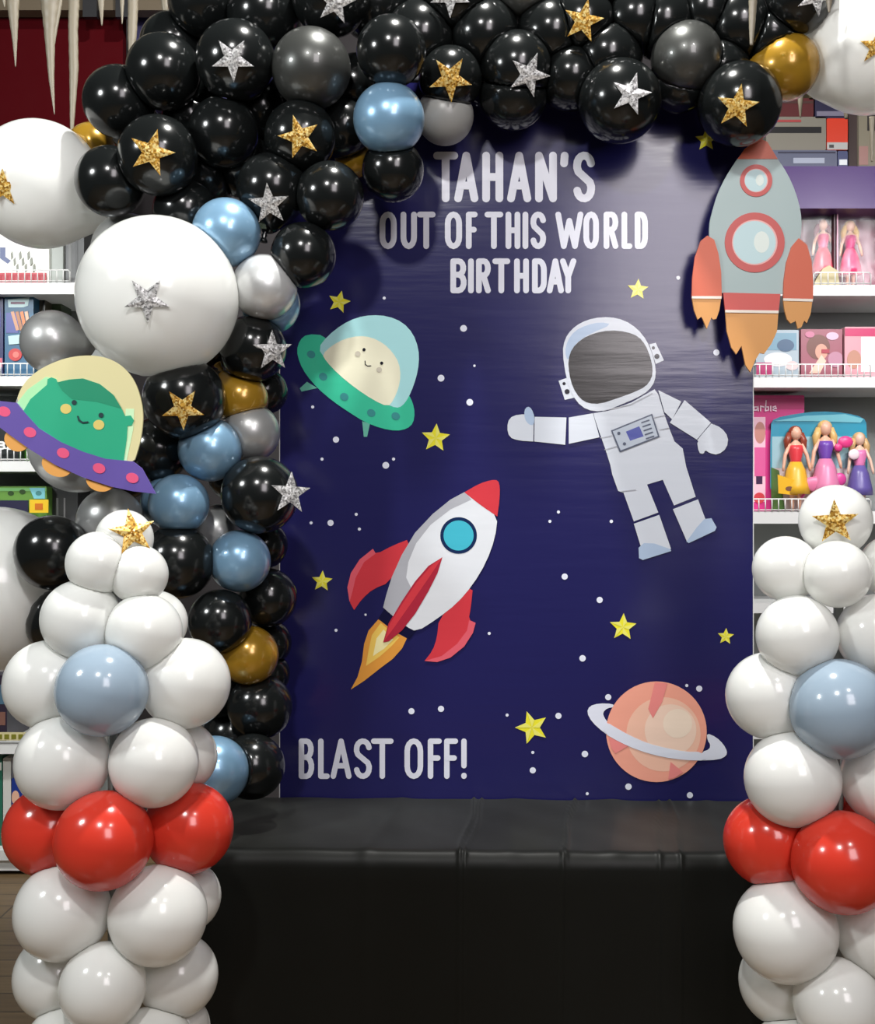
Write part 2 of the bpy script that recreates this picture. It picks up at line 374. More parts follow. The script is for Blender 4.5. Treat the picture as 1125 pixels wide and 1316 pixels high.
topbox(1104, 1150, 100, 216, M_(120, 114, 98), [(R_(1115, 145, 1125, 168), M_(40, 36, 36), 0), (R_(1104, 188, 1116, 212), M_(146, 110, 104), 0)], 'tall beige box on the fascia at the right photo edge', base=zt0)
po = MB(); a = W(1091, 216, 5.44); b = W(1102, -40, 5.44); po.box((a.x, 5.44, topz), (b.x, 5.5, b.z)); tag(po.build('trim_2', mat('dark_brown_post', sr(46, 30, 28), 0.5), origin=(a.x, 5.44, topz)), kind='structure')

# clear packaging film
def clear_film():
    m = bpy.data.materials.new('clear_packaging_film'); m.use_nodes = True; nt = m.node_tree; L = nt.links.new
    nt.nodes.remove(nt.nodes['Principled BSDF'])
    out = nt.nodes['Material Output']; tr_ = nt.nodes.new('ShaderNodeBsdfTransparent'); gl = nt.nodes.new('ShaderNodeBsdfGlossy')
    gl.inputs['Roughness'].default_value = 0.2; mx = nt.nodes.new('ShaderNodeMixShader'); mx.inputs[0].default_value = 0.035
    nz = nt.nodes.new('ShaderNodeTexNoise'); nz.inputs['Scale'].default_value = 7; tc = nt.nodes.new('ShaderNodeTexCoord')
    bu = nt.nodes.new('ShaderNodeBump'); bu.inputs['Strength'].default_value = 0.6; bu.inputs['Distance'].default_value = 0.02
    L(tc.outputs['Object'], nz.inputs['Vector']); L(nz.outputs[0], bu.inputs['Height']); L(bu.outputs[0], gl.inputs['Normal'])
    L(tr_.outputs[0], mx.inputs[1]); L(gl.outputs[0], mx.inputs[2]); L(mx.outputs[0], out.inputs['Surface'])
    return m
FILM = clear_film()
def film_box(parent, og, x0, x1, z0, z1, y0, y1):
    f = MB(); e = 0.012
    f.face([(x0+e, y0, z0), (x1-e, y0, z0), (x1-e, y0, z1-e), (x0+e, y0, z1-e)])
    f.face([(x0+e, y0, z1-e), (x1-e, y0, z1-e), (x1, y1, z1), (x0, y1, z1)])
    f.face([(x0+e, y0, z0), (x0+e, y0, z1-e), (x0, y1, z1), (x0, y1, z0)])
    f.face([(x1-e, y0, z0), (x1, y1, z0), (x1, y1, z1), (x1-e, y0, z1-e)])
    return f.build('clear_window', FILM, parent, og)
def doll(px, pyt, pyb, Y, skin, hair, top, skirt, label, long_hair=1.0, zbase=None):
    zt = zpx(pyt, Y); zb = zpx(pyb, Y) if zbase is None else zbase
    h = zt-zb; x = xpx(px, Y); og = (x, Y, zb); u = h/7.4
    t = empty('doll', og, label, 'doll', 'dolls in the boxes on the right shelves')
    b = MB()
    b.tube([(x, Y, zb+h*.40), (x, Y, zb+h*.5), (x, Y, zb+h*.6), (x, Y, zb+h*.74), (x, Y, zb+h*.80), (x, Y, zb+h*.83), (x, Y, zb+h*.87)], [u*.6, u*.62, u*.42, u*.62, u*.45, u*.2, u*.2], 12)
    b.ell((x, Y, zt-u*.62), (u*.5, u*.5, u*.62), 14, 10)
    for s in (-1, 1):
        b.tube([(x+s*u*.5, Y, zb+h*.79), (x+s*u*.95, Y-u*.1, zb+h*.66), (x+s*u*1.15, Y-u*.3, zb+h*.52), (x+s*u*1.2, Y-u*.35, zb+h*.47)], [u*.2, u*.17, u*.14, u*.1], 8)
        b.tube([(x+s*u*.3, Y, zb+h*.46), (x+s*u*.34, Y, zb+h*.25), (x+s*u*.3, Y, zb+h*.04), (x+s*u*.3, Y-u*.3, zb+0.001+u*.08)], [u*.36, u*.27, u*.17, u*.13], 8)
    b.build('body', skin, t, og, smooth=True)
    hr = MB(); hr.ell((x, Y+u*.14, zt-u*.52), (u*.62, u*.52, u*.6), 14, 10)
    for s in (-1, 1):
        hr.tube([(x+s*u*.45, Y+u*.12, zt-u*.6), (x+s*u*.72, Y+u*.1, zt-u*1.3), (x+s*u*.8, Y+u*.05, zt-u*(1.3+1.2*long_hair))], [u*.3, u*.34, u*.12], 8)
    hr.build('hair', hair, t, og, smooth=True)
    tp = MB(); tp.tube([(x, Y, zb+h*.56), (x, Y, zb+h*.6), (x, Y, zb+h*.72), (x, Y, zb+h*.775)], [u*.52, u*.47, u*.68, u*.58], 12); tp.build('bodice', top, t, og, smooth=True)
    sk = MB(); sk.tube([(x, Y, zb+h*.58), (x, Y, zb+h*.48), (x, Y, zb+h*.3), (x, Y, zb+h*.2)], [u*.5, u*.85, u*1.15, u*1.25], 14); sk.build('skirt', skirt, t, og, smooth=True)
    return t
skin = M_(226, 176, 150); blond = M_(214, 176, 110); rose = M_(226, 70, 120); hot = M_(206, 44, 120); lilac = M_(112, 70, 170); pinkpale = M_(226, 170, 190)
auburn = M_(140, 60, 40)
sh1, sh2, sh3 = zpx(366)+0.0005, zpx(484)+0.0005, zpx(657)+0.0005
def open_box(px0, px1, pyt, z0, Y, dep, frame, inside, label, name='doll_box'):
    x0, x1, zt = xpx(px0, Y), xpx(px1, Y), zpx(pyt, Y); og = ((x0+x1)/2, Y+dep/2, z0)
    t = empty(name, og, label, 'toy box'); c = MB(); k = 0.006
    c.box((x0, Y+dep-k, z0), (x1, Y+dep, zt), 1); c.box((x0, Y, z0), (x0+k, Y+dep-k, zt)); c.box((x1-k, Y, z0), (x1, Y+dep-k, zt))
    c.box((x0+k, Y, z0), (x1-k, Y+dep-k, z0+k)); c.box((x0+k, Y, zt-k), (x1-k, Y+dep-k, zt))
    c.build('carton', [frame, inside], t, og)
    film_box(t, og, x0+k, x1-k, z0+k, zt-k, Y+0.001, Y+0.003)
    return t, og, x0, x1, zt
# row one
open_box(1028, 1074, 272, sh1, 5.42, 0.12, M_(70, 40, 52), M_(112, 66, 80), 'clear fronted doll box with dark back, top right shelf')
doll(1058, 282, 345, 5.47, skin, M_(120, 40, 60), rose, M_(200, 40, 70), 'doll in red pink dress inside the dark backed box, top right shelf', 1, sh1+0.0065)
open_box(1076, 1140, 272, sh1, 5.42, 0.12, pinkpale, M_(150, 104, 118), 'pink clear fronted doll box at right photo edge, top right shelf')
doll(1093, 284, 350, 5.47, skin, blond, hot, rose, 'blond doll in hot pink dress inside the pink box, top right shelf', 1, sh1+0.0065)
ac = MB(); Y = 5.40; a = W(1044, 346, Y); b = W(1080, 327, Y)
ac.slab([(a.x, Y, sh1), (b.x, Y, sh1), (b.x-0.01, Y, sh1+0.075), (b.x-0.05, Y, sh1+0.10), (a.x+0.05, Y, sh1+0.085)], [(a.x, Y+0.016, sh1), (b.x, Y+0.016, sh1), (b.x-0.01, Y+0.016, sh1+0.075), (b.x-0.05, Y+0.016, sh1+0.10), (a.x+0.05, Y+0.016, sh1+0.085)])
tag(ac.build('toy_pouch', M_(176, 164, 116), origin=((a.x+b.x)/2, Y, sh1)), 'small tan pouch leaning on the dark backed doll box', 'toy')
# row two
t = carton('toy_box', 972, 1027, 424, 484, 5.42, 0.14, M_(160, 176, 186),
  [(R_(986, 428, 1024, 450), M_(110, 150, 170), 0), (circ(1010, 444, 11, 8), M_(60, 90, 120), 0), (circ(1000, 462, 18, 9), M_(226, 220, 222), 0), (R_(972, 466, 992, 482), M_(170, 40, 100), 0), (circ(1018, 470, 8, 6), M_(210, 190, 190), 0)], 'pale teal box with pink corner, behind rocket cutout flames, second right shelf')
t = carton('toy_box', 1030, 1083, 423, 484, 5.42, 0.14, M_(150, 84, 98),
  [(circ(1052, 446, 15, 16), M_(110, 66, 56), 0), (circ(1056, 452, 8, 10), M_(206, 150, 130), 0), ([(1040, 480), (1056, 456), (1062, 464), (1054, 480)], M_(228, 190, 170), 0), (circ(1070, 432, 8, 5), M_(210, 176, 196), 0), (circ(1041, 430, 6, 4), M_(190, 110, 140), 0), (circ(1074, 462, 10, 10), M_(176, 126, 146), 0), (R_(1056, 449, 1066, 454), M_(160, 40, 60), 0)], 'brown and rose picture box, middle box of the second right shelf')
t = carton('toy_box', 1086, 1142, 420, 484, 5.42, 0.14, M_(206, 150, 160),
  [(R_(1086, 422, 1140, 432), M_(190, 40, 96), 0), (R_(1107, 433, 1140, 478), M_(244, 238, 238), 0), (circ(1098, 462, 9, 12), M_(180, 130, 110), 0)], 'pink box with white panel at right edge, second right shelf')
# row three: pink carton and the playset in its clear blister
t = carton('doll_box', 930, 1034, 508, 657, 5.50, 0.16, M_(206, 50, 128),
  [(R_(930, 512, 1034, 526), M_(178, 36, 104), 0), (R_(950, 536, 984, 645), M_(236, 190, 206), 0), (circ(977, 556, 7, 14), M_(190, 130, 120), 0), (R_(970, 575, 984, 612), M_(216, 90, 150), 0), (R_(972, 612, 980, 622), M_(60, 30, 70), 0), (circ(976, 640, 7, 7), M_(200, 60, 70), 0)],
  'tall pink box beside the banner edge, third right shelf')
DB = t
x0, x1 = xpx(995, 5.42), xpx(1121, 5.42); zt = zpx(527, 5.42); og = ((x0+x1)/2, 5.45, sh3)
t = empty('doll_playset', og, 'doll set in clear blister on teal card, third right shelf', 'toy set')
Yc = 5.478
cd = MB()
card = chaikin([(995, 655), (995, 545), (1000, 536), (1030, 530), (1060, 527), (1092, 529), (1116, 535), (1121, 545), (1121, 655)], 1)
def onp(pts, Y, off): return [Vector((W(x, y, 5.42).x, Y-off, max(sh3, W(x, y, 5.42).z))) for x, y in pts]
cd.slab(onp(card, Yc, 0.0), onp(card, Yc, -0.004), 0)
for i, (pts, mi) in enumerate([(R_(997, 600, 1119, 655), 2), (R_(997, 560, 1119, 601), 1), ([(1000, 540), (1040, 533), (1092, 531), (1116, 537), (1112, 542), (1050, 540)], 3), ([(996, 600), (1006, 604), (1014, 655), (996, 655)], 4)]):
    cd.slab(onp(pts, Yc, 0.0012+0.0006*i), onp(pts, Yc, 0.0002), mi)
cd.build('backing_card', [M_(40, 140, 168), M_(150, 190, 200), M_(206, 190, 190), M_(120, 200, 214), M_(70, 110, 50)], t, og)
film_box(t, og, x0+0.006, x1-0.006, sh3, zt-0.006, 5.395, Yc-0.003)
pst = MB(); pst.slab([(xpx(1001, 5.39), 5.39, zpx(634, 5.39)), (xpx(1026, 5.39), 5.39, zpx(637, 5.39)), (xpx(1022, 5.39), 5.39, zpx(617, 5.39)), (xpx(1000, 5.39), 5.39, zpx(610, 5.39))], [(xpx(1001, 5.39), 5.394, zpx(634, 5.39)), (xpx(1026, 5.39), 5.394, zpx(637, 5.39)), (xpx(1022, 5.39), 5.394, zpx(617, 5.39)), (xpx(1000, 5.39), 5.394, zpx(610, 5.39))])
pst.slab([(xpx(x, 5.388), 5.3885, zpx(y, 5.388)) for x, y in circ(1015, 628, 5, 3)], [(xpx(x, 5.388), 5.39, zpx(y, 5.388)) for x, y in circ(1015, 628, 5, 3)], 1)
pst.build('price_sticker', [M_(232, 178, 34), M_(120, 80, 60)], t, og)
doll(1023, 548, 652, 5.44, skin, auburn, M_(224, 60, 70), M_(232, 180, 50), 'doll in red top and yellow skirt, left inside the teal playset', .8, sh3+0.001)
doll(1061, 541, 652, 5.44, skin, blond, lilac, M_(220, 130, 170), 'blond doll in purple bodice and pink skirt, middle of the teal playset', 1, sh3+0.001)
doll(1105, 556, 652, 5.44, M_(216, 180, 160), M_(196, 160, 110), M_(214, 120, 170), M_(96, 84, 150), 'doll in pink top and blue skirt, right inside the teal playset', .8, sh3+0.001)
hs = MB(); Y = 5.415
hs.ell(W(1087, 568, Y), (0.036, 0.012, 0.028), 14, 8); hs.ell(W(1098, 584, Y), (0.027, 0.010, 0.025), 14, 8, 1)
hs.ell(W(1078, 575, Y), (0.02, 0.010, 0.02), 12, 8)
tag(hs.build('toy_bag', [M_(220, 60, 130), M_(236, 214, 220)], smooth=True, origin=W(1090, 590, Y)), 'bright pink toy bag with white disc, upper right inside the playset', 'toy')
fb = MB(); fb.ell(W(1049, 622, Y), (0.07, 0.012, 0.035), 16, 8); fb.ell(W(1080, 616, Y), (0.03, 0.010, 0.03), 12, 8, 1)
fb.tube([W(1030, 640, Y), W(1040, 628, Y), W(1060, 632, Y), W(1080, 640, Y)], 0.006, 8, 1)
tag(fb.build('toy_stand', [M_(222, 120, 160), M_(214, 70, 150)], smooth=True, origin=W(1050, 640, Y)), 'pink low toy stand in front of the dolls in the playset', 'toy')
# ------------------------------------------------------------------ lettering
def arc(cx, cy, rx, ry, a0, a1, n=10):
    return [(cx+rx*math.cos(math.radians(a0+(a1-a0)*i/n)), cy+ry*math.sin(math.radians(a0+(a1-a0)*i/n))) for i in range(n+1)]
GL = {  # strokes in a unit box, y up
 'T': [[(0, 1), (1, 1)], [(.5, 1), (.5, 0)]],
 'A': [[(0, 0), (.5, 1), (1, 0)], [(.2, .3), (.8, .3)]],
 'H': [[(0, 0), (0, 1)], [(1, 0), (1, 1)], [(0, .5), (1, .5)]],
 'N': [[(0, 0), (0, 1), (1, 0), (1, 1)]],
 "'": [[(.5, 1), (.3, .82)]],
 'S': [arc(.5, .78, .5, .22, 10, 180, 8) + [(0, .72), (.1, .62), (.5, .5), (.9, .38), (1, .28)] + arc(.5, .22, .5, .22, 0, -170, 8)],
 'O': [arc(.5, .72, .5, .28, 0, 180, 8) + arc(.5, .28, .5, .28, 180, 360, 8) + [(1, .72)]],
 'U': [[(0, 1)] + arc(.5, .28, .5, .28, 180, 360, 8) + [(1, 1)]],
 'F': [[(0, 0), (0, 1), (1, 1)], [(0, .52), (.85, .52)]],
 'I': [[(.5, 0), (.5, 1)]],
 'W': [[(0, 1), (.25, 0), (.5, .8), (.75, 0), (1, 1)]],
 'R': [[(0, 0), (0, 1), (.5, 1)] + arc(.55, .76, .45, .24, 90, -90, 8) + [(0, .52)], [(.5, .52), (1, 0)]],
 'L': [[(0, 1), (0, 0), (1, 0)]],
 'D': [[(0, 0), (0, 1), (.4, 1)] + arc(.45, .7, .55, .3, 90, 0, 6) + arc(.45, .3, .55, .3, 0, -90, 6) + [(0, 0)]],
 'B': [[(0, 0), (0, 1), (.5, 1)] + arc(.5, .77, .45, .23, 90, -90, 7) + [(0, .54)], [(.5, .54)] + arc(.5, .27, .5, .27, 90, -90, 7) + [(0, 0)]],
 'Y': [[(0, 1), (.5, .48), (1, 1)], [(.5, .48), (.5, 0)]],
 '!': [[(.5, 1), (.5, .3)], [(.5, .02), (.5, 0)]],
}
def strokes(mb, lines, sw, plane, mi=0, lift=None):
    """each line becomes one flat mitred ribbon with round ends, no overlapping faces inside it"""
    h = sw/2
    for ln in lines:
        pts = [ln[0]]
        for p in ln[1:]:
            if math.hypot(p[0]-pts[-1][0], p[1]-pts[-1][1]) > 1e-4: pts.append(p)
        if len(pts) < 2: continue
        closed = math.hypot(pts[0][0]-pts[-1][0], pts[0][1]-pts[-1][1]) < 1e-3
        if closed: pts = pts[:-1]
        K = len(pts); Lf, Rt = [], []
        for i in range(K):
            a = pts[i-1] if (i or closed) else None
            c = pts[(i+1) % K] if (i < K-1 or closed) else None
            b = pts[i]; ns = []
            for u, v in ((a, b), (b, c)):
                if u is None or v is None: continue
                d = math.hypot(v[0]-u[0], v[1]-u[1]); ns.append((-(v[1]-u[1])/d, (v[0]-u[0])/d))
            nx, ny = sum(n[0] for n in ns)/len(ns), sum(n[1] for n in ns)/len(ns)
            l2 = max(nx*nx+ny*ny, 0.16)
            nx, ny = nx/l2*h, ny/l2*h
            Lf.append((b[0]+nx, b[1]+ny)); Rt.append((b[0]-nx, b[1]-ny))
        for i in range(K if closed else K-1):
            j = (i+1) % K
            mb.face([plane(*Lf[i]), plane(*Lf[j]), plane(*Rt[j]), plane(*Rt[i])], mi)
        if not closed:
            for e, o in ((0, 1), (K-1, K-2)):
                ang = math.atan2(pts[e][1]-pts[o][1], pts[e][0]-pts[o][0])
                mb.face([plane(pts[e][0]+h*math.cos(ang+t), pts[e][1]+h*math.sin(ang+t)) for t in [PI*(k/8-.5) for k in range(9)]], mi)
def letters(mb, word, y0, y1, sw, plane, mi=0, slant=0):
    for ch, xa, xb in word:
        a, b = xa+sw/2, xb-sw/2; t, u = y0+sw/2, y1-sw/2
        L = [[(a+(b-a)*x, u+(t-u)*y) for x, y in ln] for ln in GL[ch]]
        if ch in "I!'": L = [[((xa+xb)/2+(x-.5)*(xb-xa)*.4, u+(t-u)*y) for x, y in ln] for ln in GL[ch]]
        L2 = []
        for ln in L:                      # break each stroke where it turns sharply
            cur = [ln[0]]
            for k in range(1, len(ln)):
                cur.append(ln[k])
                if k < len(ln)-1:
                    a1 = math.atan2(ln[k][1]-ln[k-1][1], ln[k][0]-ln[k-1][0]); a2 = math.atan2(ln[k+1][1]-ln[k][1], ln[k+1][0]-ln[k][0])
                    if abs((a2-a1+PI) % (2*PI)-PI) > 1.2: L2.append(cur); cur = [ln[k]]
            L2.append(cur)
        for k, l_ in enumerate(L2): strokes(mb, [l_], sw, lambda x, y, k=k: plane(x, y)+Vector((0, -0.00025*k, 0)), mi)
# white capitals on the black box, script on the pink box
lb = MB(); letters(lb, [('B', -3, 7), ('B', 9, 18)], 567, 578, 2.6, lambda x, y: W(x, y, 5.4172))
bx = [o for o in bpy.data.objects if o.get('label', '').startswith('black box with white capital')][0]
lb.build('lettering', M_(220, 222, 220), bx, bx.location, fix=False)
sc = [[(958, 528), (960, 517), (966, 516), (965, 521), (960, 522), (967, 523), (966, 528), (959, 528)],
      [(974, 523), (970, 523), (969, 527), (973, 527), (975, 522), (975, 528)], [(978, 528), (978, 522), (982, 523)],
      [(985, 515), (984, 528), (988, 527), (988, 523), (985, 523)], [(991, 522), (991, 528)], [(994, 525), (998, 525), (997, 522), (994, 523), (994, 527), (998, 528)]]
lb = MB(); strokes(lb, sc, 1.5, lambda x, y: W(x, y, 5.4945)); lb.build('lettering', M_(240, 210, 226), DB, DB.location, fix=False)

# ------------------------------------------------------------------ the banner
V = {k: vinyl('vinyl_'+k, sr(*c)) for k, c in {
 'navy': (34, 33, 86), 'white': (226, 228, 240), 'yellow': (240, 232, 58), 'lemon': (242, 238, 116), 'aqua': (182, 238, 242), 'cream': (252, 250, 222),
 'mint': (66, 204, 164), 'teal': (66, 150, 150), 'spot': (214, 208, 190), 'ink': (30, 30, 40), 'leg': (110, 190, 170), 'visor': (52, 50, 50), 'suit': (214, 220, 230),
 'suitblue': (176, 196, 222), 'panel': (190, 200, 214), 'screen': (84, 92, 170), 'line': (88, 96, 116), 'red': (212, 62, 72), 'pink': (226, 96, 110), 'shade': (178, 180, 188),
 'hull': (226, 230, 236), 'ring': (24, 44, 84), 'cyan': (70, 184, 206), 'deep': (20, 20, 56), 'orange': (232, 160, 70), 'flame': (246, 206, 100), 'pale': (250, 240, 180),
 'crimson': (176, 44, 64), 'peach': (250, 172, 150), 'peachl': (252, 200, 176), 'peachw': (253, 220, 200), 'glowspot': (254, 232, 212), 'streak': (244, 146, 142), 'sat': (232, 236, 250)}.items()}
bog = BP(664, 1025); bog = Vector((bog.x, bog.y, 0.0))
ban = empty('banner', bog, 'navy outer space birthday banner hanging behind the black table', 'banner')
xL, xR, top = BP(360, 658), BP(968, 658), H+(658-105)/F*3.75
sh = MB(); nx, nz = 60, 90
for j in range(nz+1):
    for i in range(nx+1):
        p = xL.lerp(xR, i/nx); z = 0.04+(top-0.04)*j/nz
        sh.v.append(Vector((p.x, p.y, z)))
for j in range(nz):
    for i in range(nx):
        a = j*(nx+1)+i; sh.f.append([a, a+1, a+nx+2, a+nx+1]); sh.m.append(0)
n = len(sh.v)      # back side and edge
for p, z in ((xL, .04), (xR, .04), (xR, top), (xL, top)): sh.v.append(Vector((p.x, p.y+0.006, z)))
c0, c1, c2, c3 = 0, nx, (nz+1)*(nx+1)-1, nz*(nx+1)
sh.f += [[n+3, n+2, n+1, n], [c1, n+1, n+2, c2], [c0, c3, n+3, n]]; sh.m += [1, 1, 1]
sh.build('vinyl_sheet', [V['navy'], V['white']], ban, bog, fix=False)
hem = MB(); hem.box((xL.x-0.0025, xL.y-0.001, 0.04), (xL.x, xL.y+0.008, top)); hem.box((xR.x, xR.y-0.001, 0.04), (xR.x+0.0025, xR.y+0.008, top))
hem.build('hem', M_white, ban, bog)
st = MB()
for p in (xL, xR):
    s = 0.03 if p is xL else -0.03
    st.tube([(p.x+s, p.y+0.035, 0.0), (p.x+s, p.y+0.035, top+0.05)], 0.016, 12)
st.tube([(xL.x, xL.y+0.035, top+0.02), (xR.x, xR.y+0.035, top+0.02)], 0.014, 12)
st.build('stand', M_dgrey, ban, bog, smooth=True)

class Motif:
    def __init__(s): s.mb = MB(); s.mats = []; s.n = 0
    def idx(s, k):
        if k not in s.mats: s.mats.append(k)
        return s.mats.index(k)
    def poly(s, pts, k, sm=0):
        if sm: pts = chaikin(pts, sm)
        s.n += 1; off = 0.0012+0.00022*s.n
        s.mb.face([BP(x, y, off) for x, y in pts], s.idx(k))
    def line(s, lines, sw, k):
        s.n += 1; off = 0.0012+0.00022*s.n
        strokes(s.mb, lines, sw, lambda x, y: BP(x, y, off), s.idx(k))
    def done(s, name, label=None):
        o = s.mb.build(name, [V[k] for k in s.mats], ban, bog, fix=False)
        # make every face look at the viewer's side
        import bmesh
        b = bmesh.new(); b.from_mesh(o.data); b.normal_update()
        fl_ = [f for f in b.faces if f.normal.y > 0]
        bmesh.ops.reverse_faces(b, faces=fl_); b.to_mesh(o.data); b.free()
        if label: o['label'] = label
        return o
# titles
m = Motif(); i = m.idx('white'); pl = lambda x, y: BP(x, y, 0.0014)
letters(m.mb, [('T', 557, 589), ('A', 584, 615), ('H', 620, 647), ('A', 652, 683), ('N', 688, 716), ("'", 721, 731), ('S', 737, 765)], 195, 260, 10, pl, i)
letters(m.mb, [('O', 488, 510), ('U', 515, 536), ('T', 536, 560), ('O', 572, 594), ('F', 599, 614), ('T', 623, 647), ('H', 650, 669), ('I', 671, 680), ('S', 682, 702), ('W', 714, 750), ('O', 750, 770), ('R', 776, 795), ('L', 799, 813), ('D', 816, 833)], 272, 320, 7.4, pl, i)
letters(m.mb, [('B', 579, 600), ('I', 602, 609), ('R', 612, 631), ('T', 633, 656), ('H', 661, 680), ('D', 684, 703), ('A', 703, 725), ('Y', 720, 741)], 332, 377, 7.4, pl, i)
m.done('printed_title', 'white capital lettering in three lines')
m = Motif(); i = m.idx('white')
letters(m.mb, [('B', 384, 404), ('L', 409, 424), ('A', 425, 452), ('S', 455, 478), ('T', 477, 506), ('O', 520, 544), ('F', 550, 568), ('F', 571, 589), ('!', 592, 601)], 949, 1001, 7.0, pl, i)
m.done('printed_slogan', 'white capital lettering at the lower left')
# yellow stars
for (x, y, r, rot) in [(436, 388, 15, 14), (560, 563, 19, 4), (414, 747, 14, 4), (820, 372, 14, 4), (801, 806, 18, 3), (933, 818, 11, 4), (684, 935, 22, -18), (908, 180, 15, 0)]:
    m = Motif(); m.poly(starpts(x, y, r, rot, .46), 'yellow')
    P = starpts(x, y, r, rot, .46)
    m.n += 1
    for k in range(0, 10, 2):
        m.mb.face([BP(*q, 0.0022) for q in ((x, y), P[k], P[(k+1) % 10])], m.idx('lemon'))
    m.done('printed_star')
for (x, y, r) in [(596, 422, 4.4), (567, 486, 4.4), (604, 517, 4.4), (432, 565, 4), (496, 598, 4.4), (494, 383, 2), (402, 523, 2), (414, 590, 2), (506, 590, 2), (921, 453, 4), (726, 741, 4), (771, 771, 4),
  (749, 846, 4.2), (707, 670, 2), (718, 658, 2), (786, 670, 2.2), (529, 914, 4), (567, 911, 4), (718, 920, 4), (782, 896, 4), (899, 885, 4), (685, 990, 4), (752, 969, 4.2), (685, 967, 2), (808, 1011, 4.2),
  (887, 1022, 4), (652, 919, 2), (883, 881, 2), (755, 1020, 2), (425, 672, 4), (400, 672, 2), (458, 661, 2), (462, 680, 2), (629, 814, 2), (432, 810, 2), (872, 357, 2.5), (610, 470, 1.6), (470, 790, 1.5)]:
    m = Motif(); m.mb.face([BP(*q, 0.0013) for q in circ(x, y, r, r, 14)], m.idx('sat')); m.done('printed_dot')
# flying saucer
m = Motif(); T = lambda p: tr(p, 360, 360, .2667)
m.poly(T([(130, 490), (95, 522), (104, 537), (180, 520)]), 'leg'); m.poly(T([(396, 680), (404, 755), (420, 755), (434, 690)]), 'leg')
m.poly(T([(215, 265), (130, 260), (95, 290), (80, 340), (95, 400), (125, 455), (180, 520), (250, 580), (330, 635), (410, 685), (490, 715), (560, 727), (612, 717), (642, 690), (650, 640), (640, 590), (620, 550), (500, 500), (300, 360)]), 'mint', 1)
m.poly(T([(183, 328), (230, 268), (300, 213), (370, 180), (440, 168), (520, 173), (592, 203), (642, 258), (668, 330), (670, 400), (657, 470), (632, 540), (605, 590), (575, 616), (540, 610), (450, 570), (360, 510), (280, 445), (222, 385)]), 'aqua', 1)
m.poly(T([(203, 358), (250, 315), (310, 283), (380, 268), (440, 275), (500, 305), (545, 350), (574, 400), (582, 460), (572, 520), (547, 580), (520, 610), (450, 578), (360, 518), (280, 452), (225, 394)]), 'cream', 1)
for x, y in ((150, 358), (208, 465), (310, 562), (440, 640), (558, 655)): m.poly(T(circ(x, y, 21, 18, 16, .5)), 'teal')
for x, y in ((375, 355), (478, 432)): m.poly(T(circ(x, y, 14, 13, 14)), 'spot')
for x, y in ((405, 335), (490, 400)): m.poly(T(circ(x, y, 8, 8, 12)), 'ink')
m.line([T([(410, 390), (411, 406), (422, 414), (438, 413)])], 1.2, 'ink')
m.done('printed_saucer', 'mint flying saucer with smiling cream passenger')
# astronaut
m = Motif(); T = lambda p: tr(p, 630, 380, .3022)
m.poly(T([(292, 362), (325, 350), (365, 432), (318, 443)]), 'suit'); m.poly(T([(678, 207), (705, 200), (740, 275), (705, 290)]), 'suit')
for x, y, r in ((315, 374, 7), (328, 408, 11), (695, 222, 7), (710, 258, 11)): m.poly(T(circ(x, y, r, r, 12)), 'ink')
m.poly(T([(440, 500), (500, 490), (600, 455), (700, 398), (716, 420), (740, 500), (765, 570), (785, 620), (820, 650), (834, 725), (875, 855), (783, 892), (735, 783), (668, 803), (716, 922), (612, 960), (568, 838), (545, 830), (520, 760), (512, 720), (490, 650), (465, 580), (445, 520)]), 'suit')
m.poly(T([(308, 240), (318, 185), (345, 145), (385, 115), (440, 95), (510, 90), (572, 104), (627, 140), (667, 190), (692, 250), (706, 310), (702, 365), (672, 407), (620, 437), (560, 462), (500, 487), (440, 493), (388, 472), (348, 420), (324, 350)]), 'suit', 1)
m.poly(T([(318, 240), (330, 190), (360, 150), (410, 125), (470, 112), (520, 122), (430, 160), (380, 190), (345, 230), (332, 280)]), 'suitblue', 1)
m.poly(T([(332, 275), (348, 225), (388, 185), (440, 160), (510, 146), (580, 153), (632, 173), (662, 210), (682, 260), (693, 310), (688, 352), (662, 387), (610, 412), (540, 437), (470, 460), (418, 458), (382, 437), (352, 390), (337, 335)]), 'visor', 1)
m.poly(T([(335, 518), (438, 500), (466, 602), (335, 630)]), 'suit'); m.poly(T([(190, 515), (325, 518), (320, 634), (188, 620)]), 'suit')
m.poly(T([(186, 506), (120, 504), (82, 520), (72, 560), (82, 602), (120, 616), (185, 620)]), 'suit', 1); m.poly(T([(186, 506), (150, 506), (150, 618), (184, 620)]), 'suit')
m.poly(T([(145, 488), (160, 470), (177, 480), (190, 515), (186, 552), (165, 548), (148, 525)]), 'suitblue', 1)
m.poly(T([(716, 402), (814, 450), (775, 526), (742, 495)]), 'suit'); m.poly(T([(828, 444), (940, 540), (880, 612), (765, 540)]), 'suit')
m.poly(T([(942, 543), (985, 562), (1014, 600), (1008, 648), (970, 677), (935, 670), (916, 656), (908, 674), (888, 668), (880, 615)]), 'suit', 1)
m.poly(T([(942, 543), (970, 560), (900, 640), (882, 614)]), 'suit')
m.poly(T([(612, 970), (720, 932), (770, 1076), (700, 1090), (640, 1062)]), 'suit'); m.poly(T([(632, 1072), (655, 1052), (700, 1054), (768, 1078), (771, 1086), (650, 1124), (634, 1116)]), 'suitblue', 0)
m.poly(T([(778, 908), (885, 866), (917, 952), (880, 1000), (838, 1046)]), 'suit'); m.poly(T([(836, 1046), (880, 985), (912, 950), (942, 946), (964, 985), (957, 1000), (846, 1052)]), 'suitblue', 0)
